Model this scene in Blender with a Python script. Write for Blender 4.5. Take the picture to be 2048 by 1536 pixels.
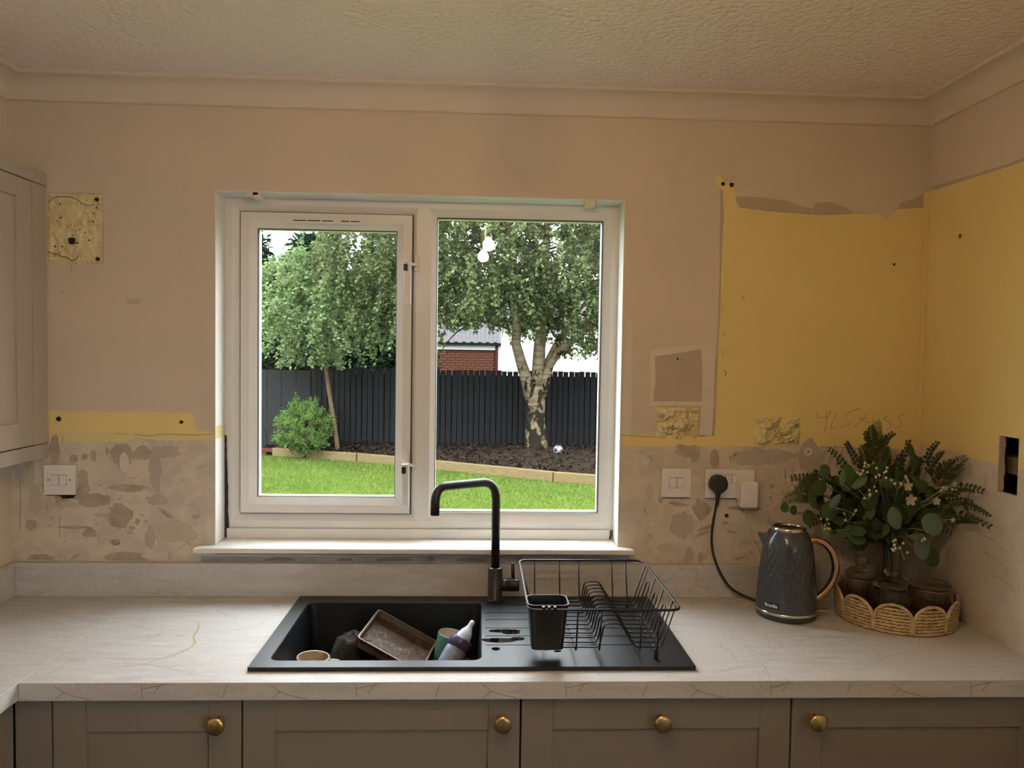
import bpy, bmesh, math, random
from mathutils import Vector, Matrix, noise

for _o in list(bpy.data.objects):
    bpy.data.objects.remove(_o)
sc = bpy.context.scene
COL = sc.collection
PI = math.pi
# All lengths in metres. Worktop surface is z = 0, the window wall's face is y = 0, x runs to the right.

# ------------------------------------------------------------------ camera
def cam_matrix(yaw, pitch, roll):
    Rz = Matrix.Rotation(yaw, 3, 'Z'); Rx = Matrix.Rotation(pitch, 3, 'X'); Ry = Matrix.Rotation(roll, 3, 'Y')
    return Rz @ Rx @ Ry
cam_d = bpy.data.cameras.new('camera'); cam = bpy.data.objects.new('camera', cam_d); COL.objects.link(cam)
_M = cam_matrix(-0.04304, -0.0395, -0.01517)
_r, _f, _u = _M.col[0], _M.col[1], _M.col[2]
cam.matrix_world = Matrix(((_r.x, _u.x, -_f.x, 0.0012), (_r.y, _u.y, -_f.y, -2.2396), (_r.z, _u.z, -_f.z, 0.7101), (0, 0, 0, 1)))
cam_d.sensor_fit = 'HORIZONTAL'; cam_d.sensor_width = 36.0; cam_d.lens = 1541.0 / 2048 * 36.0
cam_d.clip_start = 0.02; cam_d.clip_end = 200
sc.camera = cam

# ------------------------------------------------------------------ sky, sun, exposure
wd = bpy.data.worlds.new('overcast_sky'); sc.world = wd; wd.use_nodes = True
_bg = wd.node_tree.nodes['Background']
# standard overcast sky: luminance (1 + 2 sin(elevation)) / 3 of the zenith's
_wn, _wl = wd.node_tree.nodes, wd.node_tree.links
_tc = _wn.new('ShaderNodeTexCoord'); _sx = _wn.new('ShaderNodeSeparateXYZ'); _wl.new(_tc.outputs['Generated'], _sx.inputs[0])
_mx = _wn.new('ShaderNodeMath'); _mx.operation = 'MAXIMUM'; _mx.inputs[1].default_value = 0.0; _wl.new(_sx.outputs[2], _mx.inputs[0])
_ma = _wn.new('ShaderNodeMath'); _ma.operation = 'MULTIPLY_ADD'; _ma.inputs[1].default_value = 2 / 3 * 17.5; _ma.inputs[2].default_value = 1 / 3 * 17.5; _wl.new(_mx.outputs[0], _ma.inputs[0])
_bg.inputs[0].default_value = (0.90, 0.955, 1.0, 1); _wl.new(_ma.outputs[0], _bg.inputs[1])
sun_d = bpy.data.lights.new('hazy_sun', 'SUN'); sun_d.energy = 4.7; sun_d.angle = math.radians(12); sun_d.color = (1, 0.95, 0.86)
sun = bpy.data.objects.new('hazy_sun', sun_d); COL.objects.link(sun)
sun.rotation_euler = (math.radians(38), 0, math.radians(-32))     # from behind the house, left, high
sc.view_settings.view_transform = 'Standard'; sc.view_settings.look = 'None'
sc.view_settings.gamma = 1.0; sc.view_settings.use_curve_mapping = False
sc.view_settings.exposure = 0.0
sc.cycles.use_denoising = True
sc.cycles.max_bounces = 6; sc.cycles.diffuse_bounces = 3; sc.cycles.glossy_bounces = 3
sc.cycles.transparent_max_bounces = 16; sc.cycles.transmission_bounces = 6
sc.cycles.use_adaptive_sampling = True; sc.cycles.adaptive_threshold = 0.1; sc.cycles.adaptive_min_samples = 20
sc.cycles.sample_clamp_indirect = 25.0
sc.cycles.caustics_reflective = False; sc.cycles.caustics_refractive = False

# ------------------------------------------------------------------ material helpers
MATS = {}
def srgb(r, g, b):
    f = lambda c: (c / 255 / 12.92) if c / 255 <= 0.04045 else ((c / 255 + 0.055) / 1.055) ** 2.4
    return (f(r), f(g), f(b), 1)
class NT:
    """tiny node-tree builder"""
    def __init__(s, name):
        m = bpy.data.materials.new(name); m.use_nodes = True; s.m = m; s.t = m.node_tree; s.n = s.t.nodes; s.l = s.t.links
        s.bsdf = s.n['Principled BSDF']; s.out = s.n['Material Output']
        MATS[name] = m
    def new(s, typ, **kw):
        nd = s.n.new(typ)
        for k, v in kw.items():
            if k.startswith('i_'):
                key = k[2:]; key = int(key) if key.isdigit() else key.replace('_', ' ')
                nd.inputs[key].default_value = v
            else: setattr(nd, k, v)
        return nd
    def link(s, a, b): s.l.new(a, b)
    def coords(s, scale=(1, 1, 1), rot=(0, 0, 0)):
        tc = s.new('ShaderNodeTexCoord'); mp = s.new('ShaderNodeMapping'); mp.inputs['Scale'].default_value = scale; mp.inputs['Rotation'].default_value = rot
        s.link(tc.outputs['Object'], mp.inputs[0]); return mp.outputs[0]
    def noise(s, vec, scale, detail=4, rough=0.55, dist=0.0):
        nd = s.new('ShaderNodeTexNoise'); nd.inputs['Scale'].default_value = scale; nd.inputs['Detail'].default_value = min(detail, 3)
        nd.inputs['Roughness'].default_value = rough; nd.inputs['Distortion'].default_value = dist
        if vec is not None: s.link(vec, nd.inputs['Vector'])
        return nd.outputs['Fac']
    def ramp(s, fac, stops, interp='LINEAR'):
        nd = s.new('ShaderNodeValToRGB'); cr = nd.color_ramp; cr.interpolation = interp
        while len(cr.elements) < len(stops): cr.elements.new(0.5)
        for e, (p, c) in zip(cr.elements, stops):
            e.position = p; e.color = c if len(c) == 4 else (*c, 1)
        s.link(fac, nd.inputs[0]); return nd.outputs[0]
    def mix(s, fac, a, b, mode='MIX'):
        nd = s.new('ShaderNodeMix', data_type='RGBA', blend_type=mode)
        for sock, v in ((nd.inputs['Factor'], fac), (nd.inputs[6], a), (nd.inputs[7], b)):
            if hasattr(v, 'is_linked') or isinstance(v, bpy.types.NodeSocket): s.link(v, sock)
            else: sock.default_value = v
        return nd.outputs[2]
    def math(s, op, a, b=0.0, clamp=False):
        nd = s.new('ShaderNodeMath', operation=op, use_clamp=clamp)
        for sock, v in ((nd.inputs[0], a), (nd.inputs[1], b)):
            if isinstance(v, bpy.types.NodeSocket): s.link(v, sock)
            else: sock.default_value = v
        return nd.outputs[0]
    def bump(s, h, strength=0.3, dist=0.002):
        nd = s.new('ShaderNodeBump'); nd.inputs['Strength'].default_value = strength; nd.inputs['Distance'].default_value = dist
        s.link(h, nd.inputs['Height']); s.link(nd.outputs[0], s.bsdf.inputs['Normal'])
    def col(s, c):
        if isinstance(c, bpy.types.NodeSocket): s.link(c, s.bsdf.inputs['Base Color'])
        else: s.bsdf.inputs['Base Color'].default_value = c
    def set(s, rough=None, metal=None, spec=None, **kw):
        if rough is not None: s.bsdf.inputs['Roughness'].default_value = rough
        if metal is not None: s.bsdf.inputs['Metallic'].default_value = metal
        if spec is not None: s.bsdf.inputs['Specular IOR Level'].default_value = spec
        for k, v in kw.items(): s.bsdf.inputs[k.replace('_', ' ')].default_value = v
def plain(name, c, rough=0.5, metal=0.0, spec=0.5, vary=0.0, vscale=12, bumpy=0.0, bscale=200, bdist=0.001):
    t = NT(name); t.set(rough, metal, spec)
    if vary:
        v = t.noise(t.coords(), vscale, 4)
        d = tuple(x * (1 - vary) for x in c[:3]) + (1,); e = tuple(min(1, x * (1 + vary)) for x in c[:3]) + (1,)
        t.col(t.ramp(v, [(0.3, d), (0.7, e)]))
    else: t.col(c)
    if bumpy: t.bump(t.noise(t.coords(), bscale, 3), bumpy, bdist)
    return t.m
def clear_glass(name, tint=(1, 1, 1, 1), ior=1.45, rough=0.0, gloss=(1, 1, 1, 1)):
    t = NT(name); t.n.remove(t.bsdf)
    tr = t.new('ShaderNodeBsdfTransparent'); tr.inputs[0].default_value = tint
    gl = t.new('ShaderNodeBsdfGlossy'); gl.inputs['Roughness'].default_value = rough; gl.inputs['Color'].default_value = gloss
    f0 = ((ior - 1) / (ior + 1)) ** 2                  # Schlick, the same from both sides of a thin wall
    lw_ = t.new('ShaderNodeLayerWeight'); lw_.inputs[0].default_value = 0.5
    fr = t.math('ADD', t.math('MULTIPLY', t.math('POWER', lw_.outputs['Facing'], 5.0), 1 - f0), f0)
    mx = t.new('ShaderNodeMixShader'); t.link(fr, mx.inputs[0]); t.link(tr.outputs[0], mx.inputs[1]); t.link(gl.outputs[0], mx.inputs[2])
    t.link(mx.outputs[0], t.out.inputs[0]); return t.m
def emitter(name, c, strength):
    t = NT(name); t.bsdf.inputs['Emission Color'].default_value = c; t.bsdf.inputs['Emission Strength'].default_value = strength; t.col((0.8, 0.8, 0.8, 1)); return t.m

# ------------------------------------------------------------------ mesh helpers
def link(o, parent=None):
    COL.objects.link(o)
    if parent is not None: o.parent = parent
    return o
def tag(o, label=None, cat=None, group=None, kind=None):
    if label: o['label'] = label
    if cat: o['category'] = cat
    if group: o['group'] = group
    if kind: o['kind'] = kind
    return o
def root_loc(o):
    v = Vector((0, 0, 0))
    while o is not None: v += o.location; o = o.parent
    return v
def empty(name, loc=(0, 0, 0)):
    o = bpy.data.objects.new(name, None); o.location = loc; o.empty_display_size = 0.05; COL.objects.link(o); return o
def thing(name, label, cat, loc=(0, 0, 0), group=None): return tag(empty(name, loc), label, cat, group)
def V(*a): return Vector(a)
class MB:
    def __init__(s): s.v = []; s.f = []; s.sm = []
    def add(s, vs, fs, smooth=False):
        b = len(s.v); s.v += [tuple(p) for p in vs]; s.f += [tuple(i + b for i in f) for f in fs]; s.sm += [smooth] * len(fs); return s
    def box(s, x0, x1, y0, y1, z0, z1, bev=0.0):
        if bev <= 0:
            vs = [(x, y, z) for z in (z0, z1) for y in (y0, y1) for x in (x0, x1)]
            return s.add(vs, [(0, 2, 3, 1), (4, 5, 7, 6), (0, 1, 5, 4), (2, 6, 7, 3), (0, 4, 6, 2), (1, 3, 7, 5)])
        bm = bmesh.new(); bmesh.ops.create_cube(bm, size=1)
        for v in bm.verts: v.co = ((x0 + x1) / 2 + v.co.x * (x1 - x0), (y0 + y1) / 2 + v.co.y * (y1 - y0), (z0 + z1) / 2 + v.co.z * (z1 - z0))
        bmesh.ops.bevel(bm, geom=bm.edges[:], offset=bev, segments=2, affect='EDGES', profile=0.5)
        bm.verts.index_update()
        s.add([v.co.copy() for v in bm.verts], [[v.index for v in f.verts] for f in bm.faces]); bm.free(); return s
    def quad(s, a, b, c, d): return s.add([a, b, c, d], [(0, 1, 2, 3)])
    def tube(s, pts, r, n=8, closed=False, caps=True, smooth=True):
        pts = [Vector(p) for p in pts]; N = len(pts)
        rs = r if isinstance(r, (list, tuple)) else [r] * N
        tan = []
        for i in range(N):
            a = pts[(i - 1) % N] if (closed or i > 0) else pts[i]; b = pts[(i + 1) % N] if (closed or i < N - 1) else pts[i]
            d = (b - a); tan.append(d.normalized() if d.length > 1e-9 else Vector((0, 0, 1)))
        up = Vector((0, 0, 1)) if abs(tan[0].z) < 0.9 else Vector((1, 0, 0))
        u = (up - tan[0] * up.dot(tan[0])).normalized(); vs = []
        for i in range(N):
            u = (u - tan[i] * u.dot(tan[i])).normalized(); w = tan[i].cross(u)
            for k in range(n):
                a = 2 * PI * k / n; vs.append(pts[i] + (u * math.cos(a) + w * math.sin(a)) * rs[i])
        fs = []
        for i in range(N if closed else N - 1):
            j = (i + 1) % N
            for k in range(n): fs.append((i * n + k, i * n + (k + 1) % n, j * n + (k + 1) % n, j * n + k))
        s.add(vs, fs, smooth)
        if caps and not closed:
            b = len(s.v) - len(vs)
            s.f += [tuple(b + k for k in reversed(range(n))), tuple(b + (N - 1) * n + k for k in range(n))]; s.sm += [False, False]
        return s
    def lathe(s, prof, c=(0, 0, 0), n=32, smooth=True, axis='Z', rfun=None, a0=0, a1=2 * PI):
        vs = []; full = abs(a1 - a0 - 2 * PI) < 1e-6; m = n if full else n + 1
        for (r, z) in prof:
            for k in range(m):
                a = a0 + (a1 - a0) * k / n; rr = r if rfun is None else rfun(r, z, a)
                p = (rr * math.cos(a), rr * math.sin(a), z)
                if axis == 'Y': p = (p[0], p[2], p[1])
                if axis == 'X': p = (p[2], p[0], p[1])
                vs.append((c[0] + p[0], c[1] + p[1], c[2] + p[2]))
        fs = []
        for i in range(len(prof) - 1):
            for k in range(n):
                k2 = (k + 1) % m
                fs.append((i * m + k, i * m + k2, (i + 1) * m + k2, (i + 1) * m + k))
        return s.add(vs, fs, smooth)
    def prism(s, poly, y0, y1, plane='XZ'):
        n = len(poly)
        P = {'XZ': lambda a, b, d: (a, d, b), 'XY': lambda a, b, d: (a, b, d), 'YZ': lambda a, b, d: (d, a, b)}[plane]
        vs = [P(a, b, y0) for a, b in poly] + [P(a, b, y1) for a, b in poly]
        return s.add(vs, [tuple(range(n)), tuple(reversed(range(n, 2 * n)))] + [(i, n + i, n + (i + 1) % n, (i + 1) % n) for i in range(n)])
    def rectring(s, x0, x1, z0, z1, prof):
        """mitred picture-frame in the XZ plane; prof = [(inset, y)...] swept round the rectangle"""
        vs = []
        for d, y in prof: vs += [(x0 + d, y, z0 + d), (x1 - d, y, z0 + d), (x1 - d, y, z1 - d), (x0 + d, y, z1 - d)]
        fs = []
        for i in range(len(prof) - 1):
            for k in range(4): fs.append((i * 4 + k, i * 4 + (k + 1) % 4, (i + 1) * 4 + (k + 1) % 4, (i + 1) * 4 + k))
        return s.add(vs, fs)
    def xform(s, M, start=0):
        s.v[start:] = [tuple(M @ Vector(p)) for p in s.v[start:]]; return s
    def build(s, name, mat, parent=None, fixn=True, bevel=0.0, raw=False):
        off = Vector() if raw else root_loc(parent)      # raw: shape is already in the part's own space
        me = bpy.data.meshes.new(name); me.from_pydata([(p[0] - off.x, p[1] - off.y, p[2] - off.z) for p in s.v], [], s.f)
        me.polygons.foreach_set('use_smooth', s.sm)
        if fixn and len(s.f) < 60000:
            bm = bmesh.new(); bm.from_mesh(me); bmesh.ops.recalc_face_normals(bm, faces=bm.faces[:]); bm.to_mesh(me); bm.free()
        if isinstance(mat, (list, tuple)):
            for m in mat: me.materials.append(MATS[m])
        else: me.materials.append(MATS[mat] if isinstance(mat, str) else mat)
        me.update()
        o = bpy.data.objects.new(name, me); link(o, parent)
        if bevel:
            b = o.modifiers.new('bevel', 'BEVEL'); b.width = bevel; b.segments = 2; b.limit_method = 'ANGLE'; b.angle_limit = math.radians(40)
        return o
def copy_part(o, parent, loc=None, rot=None):
    c = o.copy(); COL.objects.link(c); c.parent = parent
    if loc is not None: c.location = loc
    if rot is not None: c.rotation_euler = rot
    return c
def arc(cx, cy, r, a0, a1, n): return [(cx + r * math.cos(math.radians(a0 + (a1 - a0) * i / n)), cy + r * math.sin(math.radians(a0 + (a1 - a0) * i / n))) for i in range(n + 1)]
def rrect(x0, x1, y0, y1, r, n=4):
    return arc(x1 - r, y0 + r, r, -90, 0, n) + arc(x1 - r, y1 - r, r, 0, 90, n) + arc(x0 + r, y1 - r, r, 90, 180, n) + arc(x0 + r, y0 + r, r, 180, 270, n)
def bezier(p0, p1, p2, p3, n=12):
    p0, p1, p2, p3 = map(Vector, (p0, p1, p2, p3)); out = []
    for i in range(n + 1):
        t = i / n; out.append(p0 * (1 - t) ** 3 + p1 * 3 * t * (1 - t) ** 2 + p2 * 3 * t * t * (1 - t) + p3 * t ** 3)
    return out
def fillet(pts, r, n=6):
    """round the inner corners of a polyline"""
    pts = [Vector(p) for p in pts]; out = [pts[0]]
    for i in range(1, len(pts) - 1):
        a, b, c = pts[i - 1], pts[i], pts[i + 1]; d1 = (a - b); d2 = (c - b); rr = min(r, d1.length * 0.49, d2.length * 0.49)
        s, e = b + d1.normalized() * rr, b + d2.normalized() * rr
        for k in range(n + 1):
            t = k / n; out.append(s * (1 - t) ** 2 + b * 2 * t * (1 - t) + e * t * t)
    out.append(pts[-1]); return out
# ------------------------------------------------------------------ materials of the room
def plaster(name, a, b, c=None, scale=3.0, rough=0.85, bump=0.15, edge=0.46):
    t = NT(name); v = t.coords(); t.set(rough, 0, 0.3)
    n1 = t.noise(v, scale, 5, 0.6); n2 = t.noise(v, scale * 9, 4, 0.6, 0.4)
    base = t.mix(t.ramp(n1, [(0.35, (0, 0, 0)), (0.68, (1, 1, 1))]), a, b)
    if c is not None:
        # old scraped plaster below the line where the tiles used to end
        z = t.new('ShaderNodeSeparateXYZ'); t.link(v, z.inputs[0])
        low = t.math('LESS_THAN', t.math('ADD', z.outputs[2], t.math('MULTIPLY', t.math('SUBTRACT', n2, 0.5), 0.008)), edge)
        n3 = t.noise(v, 14, 6, 0.62, 0.6)
        mott = t.mix(t.ramp(n3, [(0.42, (0, 0, 0)), (0.62, (1, 1, 1))]), c[0], c[1])
        n4 = t.noise(v, 34, 4, 0.6, 0.8)
        mott = t.mix(t.ramp(n4, [(0.62, (0, 0, 0)), (0.68, (1, 1, 1))]), mott, c[2])
        base = t.mix(low, base, mott)
    t.col(base); t.bump(t.math('ADD', t.noise(v, 60, 5, 0.6), t.math('MULTIPLY', n2, 0.6)), bump, 0.003)
    return t.m
plaster('skimmed_wall', (0.66, 0.575, 0.47, 1), (0.72, 0.605, 0.475, 1), ((0.70, 0.62, 0.49, 1), (0.60, 0.53, 0.45, 1), (0.46, 0.40, 0.33, 1)))
plaster('skimmed_wall_right', (0.66, 0.575, 0.47, 1), (0.72, 0.605, 0.475, 1), ((0.66, 0.59, 0.48, 1), (0.62, 0.55, 0.46, 1), (0.56, 0.49, 0.41, 1)), edge=0.447)
plaster('room_paint', (0.66, 0.575, 0.47, 1), (0.70, 0.60, 0.48, 1))
plaster('yellow_paint', (0.82, 0.655, 0.275, 1), (0.86, 0.69, 0.30, 1), scale=2, bump=0.06)
plaster('yellow_pale', (0.76, 0.64, 0.31, 1), (0.80, 0.68, 0.34, 1), scale=6, bump=0.06)
plaster('grey_plaster', (0.50, 0.42, 0.32, 1), (0.54, 0.455, 0.34, 1), scale=6, bump=0.1)
plaster('slate_plaster', (0.36, 0.37, 0.39, 1), (0.48, 0.48, 0.49, 1), scale=14, bump=0.2)  # grey plaster of the strip under the sill
plaster('pale_filler', (0.74, 0.67, 0.56, 1), (0.70, 0.63, 0.51, 1), scale=9, bump=0.1)
plaster('stain', (0.40, 0.335, 0.255, 1), (0.52, 0.44, 0.34, 1), scale=22, bump=0.15)
plaster('stain_b', (0.48, 0.42, 0.35, 1), (0.55, 0.48, 0.39, 1), scale=18, bump=0.15)
plaster('stain_c', (0.56, 0.48, 0.38, 1), (0.60, 0.52, 0.42, 1), scale=18, bump=0.12)
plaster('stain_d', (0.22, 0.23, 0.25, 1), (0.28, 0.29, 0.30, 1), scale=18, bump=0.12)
t = NT('foam_plaster'); v = t.coords(); t.set(0.9, 0, 0.2); n1 = t.noise(v, 26, 5, 0.65, 0.5); n2 = t.noise(v, 75, 4, 0.7, 1.2)
colr = t.ramp(n1, [(0.3, (0.80, 0.66, 0.33, 1)), (0.6, (0.92, 0.81, 0.50, 1))]); colr = t.mix(t.ramp(n2, [(0.66, (0, 0, 0)), (0.72, (1, 1, 1))]), colr, (0.28, 0.19, 0.08, 1)); t.col(colr)
t.bump(t.math('ADD', n1, n2), 0.9, 0.006)
plaster('reveal_plaster', (0.82, 0.82, 0.79, 1), (0.86, 0.86, 0.83, 1), scale=8, bump=0.2)
plain('pencil', (0.42, 0.30, 0.10, 1), 0.7); plain('crack', (0.20, 0.15, 0.09, 1), 0.9); plain('hole_dark', (0.03, 0.022, 0.015, 1), 0.95)
t = NT('artex_ceiling'); v = t.coords(); t.set(0.85, 0, 0.3); t.col((0.90, 0.81, 0.75, 1))
vo = t.new('ShaderNodeTexVoronoi'); vo.inputs['Scale'].default_value = 62; t.link(v, vo.inputs['Vector'])
t.bump(t.math('ADD', t.math('MULTIPLY', vo.outputs['Distance'], -0.7), t.noise(v, 70, 4, 0.6, 0.6)), 0.65, 0.008)
plain('coving_paint', (0.72, 0.63, 0.52, 1), 0.8, bumpy=0.05, bscale=80)
plain('far_wall_paint', (0.22, 0.19, 0.16, 1), 0.8); plain('floor_lino', (0.09, 0.075, 0.06, 1), 0.5, vary=0.15)
plain('cavity_dark', (0.022, 0.018, 0.014, 1), 0.95, bumpy=0.5, bscale=60); plain('cavity_block', (0.42, 0.33, 0.24, 1), 0.9, bumpy=0.6, bscale=70, bdist=0.004)
PATCHES = [('yellow_paint', 'yellow_paint', 1, [(0.68, 1.231), (0.695, 1.236), (0.707, 1.222), (0.735, 1.214), (0.74, 1.19), (0.744, 1.156), (0.759, 1.145), (0.786, 1.146), (0.875, 1.139), (0.935, 1.132), (1.01, 1.13), (1.07, 1.135), (1.118, 1.136), (1.152, 1.135), (1.175, 1.139), (1.19, 1.12), (1.212, 1.137), (1.23, 1.156), (1.264, 1.157), (1.304, 1.164), (1.305, 1.199), (1.32, 1.2), (1.322, 1.035), (1.322, 0.739), (1.321, 0.53), (1.322, 0.433), (1.26, 0.443), (1.107, 0.449), (1.016, 0.448), (0.962, 0.452), (0.806, 0.446), (0.696, 0.445), (0.424, 0.442), (0.423, 0.479), (0.506, 0.477), (0.692, 0.477), (0.698, 0.553), (0.699, 0.612), (0.699, 0.73), (0.704, 0.818), (0.704, 0.993), (0.704, 1.109), (0.703, 1.167), (0.697, 1.199), (0.685, 1.213)], 0.0015), ('grey_filler', 'grey_plaster', 2, [(0.741, 1.175), (0.753, 1.178), (0.8, 1.179), (0.845, 1.173), (0.897, 1.169), (0.934, 1.155), (0.972, 1.149), (0.983, 1.166), (1.024, 1.169), (1.069, 1.154), (1.1, 1.138), (1.07, 1.133), (0.995, 1.13), (0.935, 1.132), (0.876, 1.136), (0.786, 1.143), (0.756, 1.145)], 0.0025), ('grey_filler', 'grey_plaster', 2, [(1.234, 1.171), (1.271, 1.183), (1.304, 1.199), (1.305, 1.158), (1.265, 1.155), (1.23, 1.152)], 0.002), ('grey_filler', 'grey_plaster', 2, [(0.696, 1.199), (0.705, 1.193), (0.709, 1.109), (0.707, 1.051), (0.705, 0.964), (0.706, 0.818), (0.702, 0.73), (0.702, 0.612), (0.701, 0.538), (0.698, 0.476), (0.691, 0.476), (0.693, 0.582), (0.694, 0.7), (0.699, 0.744), (0.701, 0.935), (0.698, 1.109)], 0.001), ('bare_plaster_square', 'grey_plaster', 2, [(0.516, 0.709), (0.582, 0.718), (0.652, 0.732), (0.658, 0.67), (0.658, 0.578), (0.593, 0.577), (0.513, 0.576), (0.519, 0.639)], 0.001), ('pale_filler', 'pale_filler', 1, [(0.501, 0.724), (0.545, 0.736), (0.66, 0.744), (0.694, 0.744), (0.7, 0.7), (0.696, 0.612), (0.695, 0.553), (0.692, 0.476), (0.649, 0.475), (0.659, 0.564), (0.504, 0.562)], 0.002), ('pale_filler', 'pale_filler', 1, [(0.428, 0.813), (0.447, 0.813), (0.45, 0.479), (0.423, 0.479)], 0.002), ('yellow_paint', 'yellow_paint', 1, [(-1.219, 0.527), (-1.077, 0.529), (-0.819, 0.526), (-0.81, 0.499), (-0.806, 0.477), (-0.757, 0.472), (-0.755, 0.449), (-0.853, 0.448), (-0.937, 0.453), (-0.986, 0.461), (-1.021, 0.443), (-1.133, 0.439), (-1.219, 0.438)], 0.0015), ('pale_filler', 'yellow_pale', 2, [(-1.219, 0.47), (-1.035, 0.469), (-0.757, 0.466), (-0.755, 0.448), (-0.895, 0.446), (-0.979, 0.452), (-1.007, 0.441), (-1.219, 0.438)], 0.001), ('grey_strip', 'slate_plaster', 1, [(-0.794, 0.112), (-0.453, 0.112), (-0.076, 0.115), (0.452, 0.12), (0.458, 0.093), (-0.076, 0.094), (-0.453, 0.093), (-0.794, 0.093)], 0.0005)]
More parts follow.
